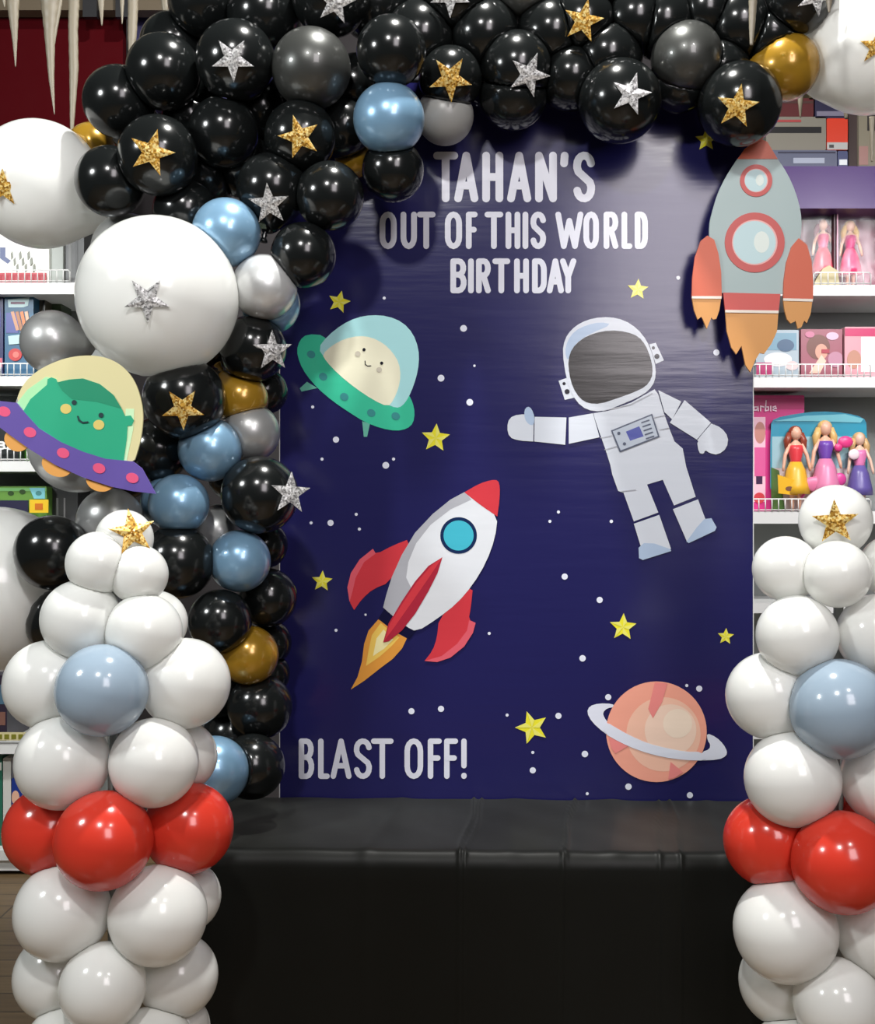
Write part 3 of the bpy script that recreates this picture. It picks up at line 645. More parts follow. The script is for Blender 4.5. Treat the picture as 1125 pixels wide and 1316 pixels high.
m.line([T([(560, 832), (620, 825)]), T([(470, 605), (518, 595)]), T([(488, 655), (540, 640)]), T([(700, 518), (745, 508)]), T([(722, 570), (762, 562)]), T([(480, 490), (600, 462), (690, 415)])], 0.9, 'shade')
m.poly(T([(515, 573), (690, 502), (722, 600), (552, 666)]), 'line'); m.poly(T([(522, 577), (686, 510), (714, 597), (556, 658)]), 'panel')
m.poly(T([(578, 578), (635, 555), (654, 598), (596, 617)]), 'screen')
for k in range(5): m.line([T([(646+k*5, 540+k*17), (676+k*5, 530+k*17)])], 2.0, 'line')
for x, y in ((548, 585), (572, 630)): m.poly(T(circ(x, y, 7, 7, 10)), 'line')
m.done('printed_astronaut', 'white waving astronaut with dark visor')
# rocket
m = Motif(); T = lambda p: tr(p, 380, 600, .2844)
m.poly(T([(375, 688), (330, 740), (310, 800), (300, 880), (280, 950), (250, 1006), (310, 967), (380, 912), (440, 867), (482, 820), (503, 775), (440, 740)]), 'orange')
m.poly(T([(385, 705), (345, 760), (330, 830), (318, 900), (380, 858), (432, 812), (470, 770), (430, 745)]), 'flame'); m.poly(T([(398, 735), (366, 775), (350, 855), (400, 822), (442, 780)]), 'pale')
m.poly(T([(402, 640), (552, 735), (515, 778), (373, 688)]), 'deep')
m.poly(T([(525, 322), (440, 355), (365, 395), (350, 370), (290, 418), (250, 480), (234, 545), (244, 610), (265, 647), (265, 647), (300, 597), (350, 552), (425, 522), (470, 430)]), 'red', 1)
m.poly(T([(350, 370), (290, 418), (250, 480), (234, 545), (244, 610), (258, 560), (272, 500), (310, 430), (362, 392)]), 'pink')
m.poly(T([(803, 530), (792, 640), (782, 690), (814, 705), (802, 750), (762, 812), (700, 862), (640, 882), (583, 877), (583, 877), (620, 830), (640, 770), (648, 685), (730, 610)]), 'red', 1)
m.poly(T([(814, 705), (802, 750), (762, 812), (700, 862), (640, 882), (583, 877), (660, 855), (730, 800), (775, 740), (785, 692)]), 'pink')
m.poly(T([(765, 113), (700, 148), (620, 213), (540, 298), (480, 398), (435, 498), (410, 578), (396, 635), (420, 657), (500, 722), (548, 745), (640, 687), (730, 617), (802, 532), (862, 432), (902, 322), (914, 222), (840, 170)]), 'hull', 1)
m.poly(T([(765, 113), (700, 148), (620, 213), (540, 298), (480, 398), (435, 498), (410, 578), (396, 635), (420, 657), (440, 670), (525, 552), (500, 500), (510, 430), (545, 345), (610, 262), (700, 192), (795, 148)]), 'shade')
m.poly(T([(763, 115), (830, 76), (885, 59), (915, 60), (924, 90), (922, 150), (912, 224), (912, 224), (840, 176), (763, 115)]), 'red', 1)
m.poly(T(circ(737, 310, 83, 83, 40)), 'ring'); m.poly(T(circ(737, 310, 68, 68, 40)), 'cyan')
m.poly(T([(664, 408), (600, 448), (540, 518), (480, 608), (420, 708), (396, 793), (422, 788), (482, 738), (542, 662), (602, 560), (642, 480)]), 'crimson')
m.poly(T([(664, 408), (610, 450), (545, 525), (485, 615), (424, 712), (402, 785), (450, 720), (520, 620), (590, 520)]), 'red')
m.done('printed_rocket', 'tilted white rocket with red fins and cyan porthole')
# ringed planet
m = Motif(); T = lambda p: tr(p, 640, 760, .3022)
c = (675, 597)
m.poly(T([(490, 478), (430, 476), (390, 488), (379, 515), (400, 555), (450, 600), (480, 618), (470, 560), (452, 535), (447, 515), (465, 497), (495, 492)]), 'sat', 1)
m.poly(T([(930, 620), (888, 602), (893, 635), (905, 652), (900, 672), (870, 682), (850, 720), (940, 716), (972, 700), (976, 680), (960, 650)]), 'sat', 1)
m.poly(T(circ(675, 597, 214, 214, 56)), 'peach'); m.poly(T(circ(705, 608, 158, 158, 44)), 'peachl'); m.poly(T(circ(735, 590, 110, 110, 36)), 'peachw'); m.poly(T(circ(765, 562, 62, 62, 30)), 'glowspot')
m.poly(T([(668, 386), (722, 392), (700, 470), (660, 540), (640, 500), (655, 440)]), 'streak'); m.poly(T([(470, 620), (560, 655), (500, 690), (482, 665)]), 'streak'); m.poly(T([(735, 725), (790, 770), (750, 795), (725, 800)]), 'streak')
m.poly(T([(470, 560), (500, 578), (560, 612), (640, 647), (720, 667), (800, 682), (870, 682), (890, 720), (800, 718), (700, 705), (600, 677), (520, 642), (450, 602), (448, 560)]), 'sat', 1)
m.done('printed_planet', 'peach planet with pale ring')

# ------------------------------------------------------------------ black sheet draped over the table
TH = 0.75
tF = lambda x: 3.148 - 0.0345*(x-0.1)
tB = lambda x: 3.738 - 0.035*(x-0.2)
tx0, tx1 = -0.72, 0.98
ridges = []
def ridge(px_top_back, px_top_front, h, wd): ridges.append((W(px_top_back, 1025, 3.73).x, W(px_top_front, 1095, 3.15).x, h, wd))
for a in ((612, 592, .008, .005), (622, 600, .007, .004), (737, 722, .009, .005), (846, 844, .005, .005), (862, 874, .006, .005), (520, 470, .003, .02), (660, 650, .003, .03), (790, 790, .003, .03), (905, 930, .003, .02)): ridge(*a)
def rz(x, s):
    z = 0
    for (xb, xf, h, wd) in ridges:
        c_ = xf+(xb-xf)*s+0.006*math.sin(s*7+xb*30); z += h*math.exp(-((x-c_)/wd)**2)
    return z + 0.0016*math.sin(x*23+s*5)*math.sin(s*9+x*4)
cl = MB(); NX = 420; rowsn = []
def addrow(fn):
    s0 = len(cl.v)
    for i in range(NX+1):
        x = tx0+(tx1-tx0)*i/NX; cl.v.append(fn(x))
    rowsn.append(s0)
NT = 14
for j in range(NT+1):
    s = 1-j/NT
    addrow(lambda x, s=s: Vector((x, tF(x)+(tB(x)-tF(x))*s, TH+rz(x, s)-(0.004 if j == NT else 0))))
for j in range(1, 21):
    d = j/20
    addrow(lambda x, d=d: Vector((x, tF(x)-0.006-0.55*rz(x, -0.1*d)*(1-.3*d)-0.006*math.sin(x*19+d*2)*d-0.012*d, TH-0.006-(TH-0.012)*d)))
for a, b in zip(rowsn[:-1], rowsn[1:]):
    for i in range(NX):
        cl.f.append([a+i, b+i, b+i+1, a+i+1]); cl.m.append(0)
def side(i):
    n = len(cl.v); x = tx0+(tx1-tx0)*i/NX
    top_ = [rowsn[j]+i for j in range(NT+1)]
    low = []
    for k in top_:
        v = cl.v[k]; low.append(len(cl.v)); cl.v.append(Vector((v.x+(0.01 if i else -0.01), v.y, 0.006)))
    for j in range(NT): cl.f.append([top_[j], top_[j+1], low[j+1], low[j]]); cl.m.append(0)
side(0); side(NX)
M_sheet = mat('black_plastic_sheet', (0.004, 0.0043, 0.0036), 0.45, spec=0.15)
_b = M_sheet.node_tree.nodes['Principled BSDF']; _b.inputs['Sheen Weight'].default_value = 0.13; _b.inputs['Sheen Roughness'].default_value = 0.45
_b.inputs['Sheen Tint'].default_value = (0.95, 1, 0.92, 1)
tag(cl.build('tablecloth', M_sheet, origin=(0.13, 3.44, 0.0), smooth=True, fix=True), 'black plastic sheet draped over the table below the banner', 'tablecloth')

# ------------------------------------------------------------------ foam board cutouts
def board(parent, og, name, layers, Y, th=0.008, label=None):
    """layers: (outline px, material, smoothing, extra stand-off in m); first layer is the board itself"""
    mb = MB(); mats = []
    for i, (pts, m_, sm, off) in enumerate(layers):
        if sm: pts = chaikin(pts, sm)
        if m_ not in mats: mats.append(m_)
        if i == 0: f_, b_ = Y-th-off, Y-off
        else: f_, b_ = Y-th-off-0.0005*i, Y-th-off
        mb.slab([W(x, y, f_) for x, y in pts], [Vector((W(x, y, f_).x, b_, W(x, y, f_).z)) for x, y in pts], mats.index(m_))
    o = mb.build(name, mats, parent, og)
    if label: o['label'] = label
    return o
P_ = lambda r, g, b: M_(r, g, b, 0.45)
# rocket
T = lambda p: tr(p, 880, 180, .2279); YR = 3.635
og = W(966, 470, YR)
rk = empty('rocket_cutout', og, 'grey blue rocket cutout with two red portholes hanging beside the banner', 'cutout')
orr, red2, fl2 = P_(206, 98, 70), P_(196, 84, 80), P_(212, 150, 82)
hull = [(300, 104), (300, 104), (525, 104), (525, 104), (582, 190), (627, 290), (657, 400), (662, 500), (645, 600), (600, 740), (555, 868), (555, 868), (205, 862), (205, 862), (175, 720), (140, 560), (140, 480), (152, 420), (187, 300), (237, 200)]
cap_w = P_(236, 226, 214)
def flame(pts, nm, off=0.0): board(rk, og, nm, [(T(pts), fl2, 0, off)], YR, .008)
flame([(230, 950), (532, 950), (522, 1080), (490, 1150), (450, 1205), (425, 1200), (400, 1240), (372, 1308), (345, 1270), (322, 1160), (292, 1208), (265, 1170), (240, 1080)], 'flame')
flame([(42, 885), (208, 885), (197, 960), (180, 1008), (160, 1012), (152, 1000), (126, 1064), (104, 1010), (95, 996), (75, 1012), (55, 960)], 'flame', .006)
flame([(557, 897), (723, 897), (712, 980), (690, 1032), (676, 1018), (660, 1055), (640, 1064), (628, 1020), (600, 1034), (580, 1012), (565, 960)], 'flame', .006)
board(rk, og, 'hull', [(T(hull), P_(166, 184, 184), 1, 0.001)], YR)
board(rk, og, 'nose_cone', [(T([(300, 106), (340, 50), (395, 10), (432, -6), (468, 10), (526, 106)]), orr, 0, .002)], YR, .009)
board(rk, og, 'tail_band', [(T([(218, 860), (542, 868), (532, 962), (230, 958)]), P_(204, 84, 78), 0, .002), (T([(230, 957), (532, 961), (531, 977), (230, 972)]), cap_w, 0, .002)], YR, .009)
for (cx, cy, r1, r2) in ((405, 228, 91, 63), (397, 577, 169, 121)):
    board(rk, og, 'porthole', [(T(circ(cx, cy, r1, r1, 40)), red2, 0, .002), (T(circ(cx, cy, r2*1.06, r2*1.06, 40)), P_(232, 176, 172), 0, .002), (T(circ(cx-2, cy, r2, r2, 40)), P_(190, 216, 220), 0, .002), (T(circ(cx+r2*.32, cy-2, r2*.36, r2*.5, 30)), P_(222, 232, 226), 0, .002)], YR, .010)
board(rk, og, 'booster', [(T([(130, 538), (168, 562), (192, 640), (207, 740), (211, 880), (42, 880), (45, 780), (60, 660), (92, 568)]), orr, 0, .007), (T([(42, 880), (210, 880), (209, 895), (42, 893)]), cap_w, 0, .007)], YR, .009)
board(rk, og, 'booster', [(T([(645, 553), (692, 590), (717, 680), (727, 800), (726, 896), (558, 892), (560, 800), (575, 690), (605, 600)]), orr, 0, .007), (T([(557, 892), (725, 896), (724, 911), (557, 906)]), cap_w, 0, .007)], YR, .009)
# alien in a saucer
T = lambda p: tr(p, 0, 280, .3556); YA = 3.16
og = W(100, 630, YA)
al = empty('saucer_cutout', og, 'green smiling alien in purple saucer cutout left of the garland', 'cutout')
lg = P_(226, 162, 84)
for cx_, cy_, rx_, a_ in ((60, 803, 46, .5), (205, 894, 56, .38), (362, 949, 52, .25)):
    board(al, og, 'lamp', [(T(circ(cx_, cy_, rx_, 40, 28, a_)), lg, 0, -.002)], YA, .008)
board(al, og, 'dome', [(T([(58, 668), (72, 620), (108, 573), (160, 537), (230, 508), (300, 496), (372, 500), (432, 526), (478, 573), (504, 630), (518, 700), (514, 770), (502, 830), (478, 900), (300, 860), (140, 770)]), P_(214, 206, 156), 2, 0),
  (T([(62, 668), (100, 620), (165, 575), (200, 580), (160, 615), (110, 660), (85, 705)]), P_(168, 226, 172), 0, 0), (T([(455, 690), (485, 690), (482, 760), (470, 820), (455, 890), (440, 890)]), P_(200, 236, 190), 0, 0)], YA)
board(al, og, 'alien', [(T([(82, 702), (110, 655), (150, 620), (170, 603), (172, 583), (186, 576), (202, 582), (207, 594), (250, 584), (300, 580), (360, 600), (410, 640), (440, 690), (452, 716), (472, 714), (484, 732), (476, 750), (461, 752), (458, 800), (445, 890), (300, 860), (150, 780)]), P_(36, 164, 124), 0, .002),
  (T([(207, 594), (250, 584), (300, 580), (360, 600), (410, 640), (440, 690), (350, 665), (260, 655), (225, 625)]), P_(24, 138, 102), 0, .002),
  (T(circ(238, 690, 20, 18, 20)), P_(216, 196, 110), 0, .002), (T(circ(357, 748, 20, 18, 20)), P_(216, 196, 110), 0, .002),
  (T(circ(268, 667, 9, 9, 14)), P_(20, 52, 56), 0, .002), (T(circ(365, 713, 9, 9, 14)), P_(20, 52, 56), 0, .002),
  (T([(278, 716), (283, 734), (298, 743), (320, 740), (318, 735), (300, 737), (288, 730), (282, 715)]), P_(20, 52, 56), 0, .002)], YA, .009)
board(al, og, 'saucer', [(T([(-70, 640), (0, 662), (60, 668), (88, 703), (140, 760), (220, 810), (300, 845), (380, 870), (480, 880), (512, 905), (562, 997), (480, 988), (400, 971), (300, 938), (200, 893), (110, 838), (40, 788), (0, 758), (-60, 700)]), P_(96, 78, 156), 0, .004)] +
  [(T(circ(x, y, 23, 18, 20, .35)), P_(222, 84, 124), 0, .004) for x, y in ((15, 700), (108, 775), (228, 850), (358, 905), (478, 940))], YA, .010)

# ------------------------------------------------------------------ balloons
G1, G2, G3 = 'balloons of the big garland', 'balloons of the left column', 'balloons of the right column'
LIST = []   # colour, px, py, r px, depth, label, group, star (kind, px, py, r, rot) or None, neck direction or None
def g(c, x, y, r, Y, label, star=None, neck=None):
    if x > 520 and y < 200: Y = min(Y+0.13, 3.60)     # the arch hugs the banner
    LIST.append((c, x, y, r, Y, label, G1, star, neck))
def l(c, x, y, r, Y, label, star=None, neck=None): LIST.append((c, x, y, r, Y, label, G2, star, neck))
def q(c, x, y, r, Y, label, star=None, neck=None): LIST.append((c, x, y, r, Y, label, G3, star, neck))
g('black', 153, 131, 46, 3.55, 'plain black balloon at the garland\'s upper left edge, against the red board')
g('black', 210, 92, 48, 3.50, 'plain black balloon left of the upper silver star balloon')
g('black', 303, 78, 51, 3.44, 'black balloon with silver star pointing down, upper left of the arch', ('s', 299, 76, 28, 36))
g('black', 203, 200, 51, 3.40, 'black balloon with gold star, right of the giant white balloon at left edge', ('g', 195, 196, 30, 18))
g('black', 287, 170, 45, 3.50, 'plain black balloon right of the leftmost gold star balloon on black')
g('black', 142, 233, 45, 3.47, 'plain black balloon overlapping the right tip of the giant white balloon')
g('white', 50, 237, 81, 3.66, 'giant white balloon with gold star at the left photo edge', ('g', 4, 241, 24, 5), (1, 0.1, -.32))
g('black', 238, 272, 41, 3.52, 'plain black balloon directly above the giant white silver star balloon')
g('grey', 165, 322, 47, 3.62, 'grey balloon peeking out behind upper left of the giant silver star balloon')
g('black', 222, 58, 42, 3.68, 'black balloon half hidden at the top left end, beside the icicles')
g('black', 262, 2, 46, 3.60, 'black balloon at top frame edge above the upper left silver star')
g('black', 340, 18, 48, 3.56, 'black balloon at the top edge above the charcoal balloon, left part')
g('black', 425, -4, 50, 3.48, 'black balloon with cropped silver star at top edge, above charcoal balloon', ('s', 431, 3, 27, 12))
g('char', 400, 88, 51, 3.43, 'charcoal pearl balloon with bright highlight, upper left of the arch')
g('black', 503, 66, 45, 3.40, 'plain black balloon just above the blue balloon of the arch top')
g('blue', 500, 153, 46, 3.43, 'blue balloon hanging at the arch top above the first title line')
g('matte', 572, 149, 37, 3.58, 'pale grey balloon right of the blue balloon at the arch top')
g('black', 579, 101, 41, 3.43, 'black balloon with bright gold star, above the pale grey balloon', ('g', 579, 101, 29, 33))
g('black', 585, 0, 51, 3.50, 'black balloon with cropped silver star at top middle of the frame', ('s', 579, -6, 27, 36))
g('char', 676, -16, 43, 3.46, 'charcoal balloon cut by the top edge, middle right of arch')
g('black', 664, 88, 47, 3.44, 'black balloon with silver star, above the title\'s middle letters', ('s', 680, 96, 28, 21))
g('black', 660, 122, 44, 3.58, 'black balloon tucked under the middle silver star balloon')
g('black', 748, 30, 47, 3.46, 'black balloon with gold star near the top edge, right half', ('g', 750, 27, 27, 11))
g('black', 733, 100, 42, 3.60, 'plain black balloon below the gold star balloon near the top edge')
g('black', 797, 130, 53, 3.40, 'black balloon with silver star, lowest of the right half', ('s', 811, 121, 27, 14))
g('black', 815, 26, 47, 3.50, 'plain black balloon between the right gold star and charcoal balloons at top')
g('char', 883, 75, 46, 3.42, 'charcoal pearl balloon with round highlight, right part of the arch')
g('black', 874, 104, 40, 3.56, 'black balloon peeking under the right charcoal balloon')
g('black', 948, 34, 48, 3.50, 'plain black balloon behind the thin white icicle at upper right')
g('black', 951, 134, 53, 3.38, 'black balloon with gold star above the rocket cutout nose', ('g', 948, 137, 28, 6))
g('gold', 1010, 86, 43, 3.45, 'gold balloon at right end of the arch beside the giant white balloon', None, (-1, .1, .12))
g('black', 1026, -2, 46, 3.40, 'black balloon with cropped silver star in the top right corner', ('s', 1050, -6, 26, 24))
g('white', 1122, 58, 86, 3.58, 'giant white balloon at the upper right photo edge', ('g', 1127, 60, 22, 0), (-1, .1, -.3))
g('black', 350, 243, 46, 3.45, 'black balloon with silver star above the silver pearl balloon', ('s', 346, 262, 27, -3), (-.15, -.1, -1))
g('black', 386, 176, 46, 3.44, 'black balloon with gold star below the left charcoal balloon', ('g', 385, 176, 28, -15))
g('black', 440, 165, 38, 3.60, 'black balloon half hidden left of the blue arch top balloon')
g('black', 424, 252, 44, 3.42, 'plain black balloon left below the blue arch top balloon')
g('black', 390, 328, 42, 3.42, 'plain black balloon right of upper blue balloon, over the banner\'s left edge')
g('black', 505, 219, 40, 3.50, 'plain black balloon directly under the blue arch top balloon')
g('blue', 291, 299, 44, 3.40, 'blue balloon touching upper right of the giant silver star balloon')
g('white', 203, 382, 103, 3.34, 'giant white balloon with silver star in the garland\'s left side', ('s', 189, 385, 30, 36))
g('silver', 340, 369, 42, 3.42, 'silver pearl balloon right of the giant silver star balloon')
g('blue', 348, 391, 38, 3.50, 'blue balloon peeking out behind the silver pearl balloon')
g('grey', 68, 440, 41, 3.52, 'grey pearl balloon in front of the left shelves, above the alien cutout', None, (1, .1, -.1))
g('black', 325, 448, 43, 3.46, 'black balloon with overhanging silver star, left of the printed saucer', ('s', 350, 451, 27, 0))
g('gold', 310, 513, 35, 3.50, 'gold balloon on the garland\'s left side, under the overhanging star balloon', None, (-.55, .1, .8))
g('black', 237, 512, 53, 3.37, 'black balloon with gold star under the giant silver star balloon', ('g', 235, 525, 28, 36))
g('grey', 322, 556, 38, 3.50, 'grey pearl balloon below the left gold balloon')
g('blue', 270, 578, 41, 3.42, 'blue balloon below the gold star balloon, right of the alien cutout')
g('black', 202, 578, 42, 3.52, 'black balloon between the alien cutout and the middle blue balloon')
g('black', 334, 636, 50, 3.41, 'black balloon with silver star overhanging the banner, beside the printed rocket', ('s', 373, 634, 28, 3))
g('blue', 230, 648, 39, 3.38, 'blue balloon above the black balloon, right of left column\'s tip')
g('blue', 213, 645, 32, 3.50, 'sliver of blue balloon behind the saucer cutout\'s right tip')
g('grey', 280, 684, 36, 3.55, 'dim grey balloon between three balloons, left of the silver star on the banner edge')
g('blue', 308, 721, 40, 3.42, 'blue balloon lit white at left, lowest blue beside banner mid height')
g('black', 228, 722, 48, 3.38, 'black balloon directly right of the left column\'s tip')
g('black', 283, 798, 41, 3.40, 'black balloon above left of the lower gold balloon')
g('black', 344, 768, 38, 3.55, 'black balloon behind the lit blue balloon at the banner edge')
g('gold', 320, 842, 38, 3.46, 'gold balloon beside the left column\'s upper white balloons')
g('black', 334, 908, 42, 3.50, 'black balloon under the lower gold balloon at the banner edge')
g('black', 285, 880, 42, 3.58, 'black balloon hidden deep between the lower gold balloon and the column')
g('black', 324, 985, 42, 3.40, 'black balloon resting low above the table, left of the slogan')
g('blue', 275, 991, 45, 3.30, 'blue balloon just above the right red balloon of left column')
g('silver', 100, 570, 63, 3.45, 'large silver balloon behind the alien cutout')
g('white', 72, 530, 50, 3.58, 'white balloon rim behind the alien cutout\'s dome')
g('grey', 142, 670, 43, 3.40, 'grey pearl balloon under the saucer cutout')
g('black', 67, 710, 48, 3.30, 'black balloon left of the left column\'s tip')
g('black', 76, 798, 43, 3.40, 'black balloon behind the left column\'s third tier, left side')
g('white', -5, 757, 106, 3.52, 'giant white balloon at left edge beside the left column')
g('gold', 117, 188, 30, 3.74, 'dark gold balloon peeking between the icicle tip and black balloons')
g('gold', 455, 204, 25, 3.66, 'dark gold balloon hidden among black ones left of the title')
for x, y, r, lab in [(250, 118, 36, 'black balloon deep between the upper left silver star and gold star balloons'), (243, 150, 34, 'black balloon deep left of the plain black one beside the leftmost gold star'), (175, 165, 34, 'black balloon deep between the garland\'s left edge balloon and gold star balloon'), (340, 503, 30, 'black balloon sliver right of the left side gold balloon'), (305, 606, 40, 'black balloon deep between middle blue and grey pearl balloons'), (338, 700, 32, 'black balloon sliver above right of the lit blue balloon'),
   (345, 826, 30, 'black balloon sliver right of the lower gold balloon'), (345, 866, 28, 'black balloon sliver under right of the lower gold balloon'), (300, 948, 42, 'black balloon deep behind the lowest blue balloon'), (160, 602, 40, 'black balloon deep behind the purple saucer cutout'), (255, 445, 45, 'black balloon hidden behind the giant silver star balloon\'s lower right'),
   (335, 140, 44, 'plain black balloon between charcoal and gold star balloons, left arch'), (458, 112, 42, 'plain black balloon behind the blue arch top balloon\'s upper left'),
   (540, 48, 46, 'plain black balloon behind, between blue and bright gold star balloons'), (622, 45, 46, 'plain black balloon deep behind the middle silver star balloon'), (708, 44, 46, 'plain black balloon behind charcoal and gold star balloons near top'),
   (780, 74, 46, 'plain black balloon behind, above the lowest silver star balloon'), (850, 30, 46, 'plain black balloon behind the right charcoal balloon\'s upper left'), (905, 16, 44, 'plain black balloon at top, behind right charcoal balloon'),
   (922, 92, 42, 'plain black balloon between the right charcoal and gold star balloons'), (988, 46, 43, 'plain black balloon behind the right gold balloon'), (265, 222, 43, 'plain black balloon right of the leftmost gold star, above blue balloon'),
   (312, 212, 42, 'plain black balloon left of the silver star above the silver pearl balloon'), (480, 6, 46, 'plain black balloon at top edge above the blue arch top balloon'), (775, -12, 44, 'plain black balloon at the top edge above the right gold star')]:
    g('black', x, y, r, 3.64, lab)
# left column, Y measured to each balloon
CY = 2.86
l('white', 160, 692, 37, CY, 'small white balloon with gold star on the left column\'s tip', ('g', 170, 684, 31, -12))
l('white', 126, 724, 41, CY-.05, 'white balloon left of the pair under the left column\'s tip')
l('white', 178, 738, 38, CY-.04, 'white balloon right of the pair under the left column\'s tip')
l('white', 104, 796, 51, CY-.05, 'white balloon, left one of the left column\'s third tier')
l('white', 185, 812, 49, CY-.07, 'white balloon, front right one of the left column\'s third tier')
l('white', 200, 800, 41, CY+.06, 'white balloon peeking at right behind the left column\'s third tier')
l('white', 62, 880, 57, CY-.03, 'white balloon left of the pale blue balloon in the left column')
l('white', 238, 878, 58, CY-.03, 'white balloon right of the pale blue balloon in the left column')
l('pale', 131, 887, 59, CY-.15, 'pale blue balloon at the front of the left column')
l('white', 80, 980, 60, CY-.10, 'white balloon, left of the pair between pale blue and red in left column')
l('white', 198, 980, 57, CY-.11, 'white balloon, right of the pair between pale blue and red in left column')
l('white', 234, 972, 45, CY+.04, 'white balloon peeking at right above the left column\'s red ring')
l('red', 62, 1068, 57, CY-.02, 'red balloon, left one of the left column\'s red ring')
l('red', 242, 1064, 58, CY-.02, 'red balloon, right one of the left column\'s red ring')
l('red', 133, 1080, 63, CY-.16, 'red balloon, front middle of the left column\'s red ring')
l('white', 80, 1172, 61, CY-.09, 'white balloon, left of the pair just under the left red ring')
l('white', 203, 1176, 63, CY-.11, 'white balloon, right of the pair just under the left red ring')
l('white', 240, 1152, 44, CY+.05, 'white balloon peeking at right behind the pair under the left red ring')
l('white', 72, 1254, 54, CY, 'white balloon, left one of the left column\'s lowest full tier')
l('white', 132, 1268, 55, CY-.14, 'white balloon, front middle of the left column\'s lowest full tier')
l('white', 228, 1254, 52, CY-.01, 'white balloon, right one of the left column\'s lowest full tier')
l('white', 84, 1348, 54, CY-.08, 'white balloon cut by the bottom edge, left of the left column')
l('white', 196, 1350, 54, CY-.09, 'white balloon cut by the bottom edge, middle of the left column')
l('white', 228, 1322, 42, CY+.03, 'white balloon cut by the bottom edge, far right of left column')
# right column
q('white', 1074, 669, 46, CY, 'white balloon with gold star on top of the right column', ('g', 1074, 671, 30, -3))
q('white', 1010, 731, 42, CY-.02, 'white balloon, left one under the right column\'s star balloon')
q('white', 1076, 738, 43, CY-.10, 'white balloon, middle one under the right column\'s star balloon')
q('white', 1146, 728, 40, CY-.02, 'white balloon cut by the right edge, under right column\'s star balloon')
q('white', 1025, 817, 52, CY-.08, 'white balloon, left one of the right column\'s third tier')
q('white', 1130, 816, 53, CY-.08, 'white balloon, right one of the right column\'s third tier, cut by edge')
q('white', 990, 894, 56, CY-.03, 'white balloon left of the pale blue balloon in the right column')
q('pale', 1080, 911, 64, CY-.15, 'pale blue balloon at the front of the right column')
q('white', 1019, 1001, 61, CY-.10, 'white balloon, left of the pair between pale blue and red in right column')
q('white', 1142, 1001, 60, CY-.10, 'white balloon, right of the pair between pale blue and red in right column')
q('red', 989, 1081, 58, CY-.03, 'red balloon, left one of the right column\'s red ring')
q('red', 1083, 1108, 65, CY-.16, 'red balloon, front one of the right column\'s red ring')
q('red', 1100, 1062, 50, CY+.05, 'red balloon glimpsed behind the right column\'s red ring')
q('white', 1010, 1195, 66, CY-.09, 'white balloon, left of the pair just under the right red ring')
q('white', 1138, 1196, 63, CY-.09, 'white balloon, right of the pair just under right red ring, cut by edge')
q('white', 1006, 1262, 55, CY+.02, 'white balloon, left one of the right column\'s lowest full tier')
q('white', 1078, 1290, 57, CY-.13, 'white balloon, front one of the right column\'s lowest full tier')
q('white', 1022, 1358, 54, CY-.05, 'white balloon cut by the bottom edge in the right column')

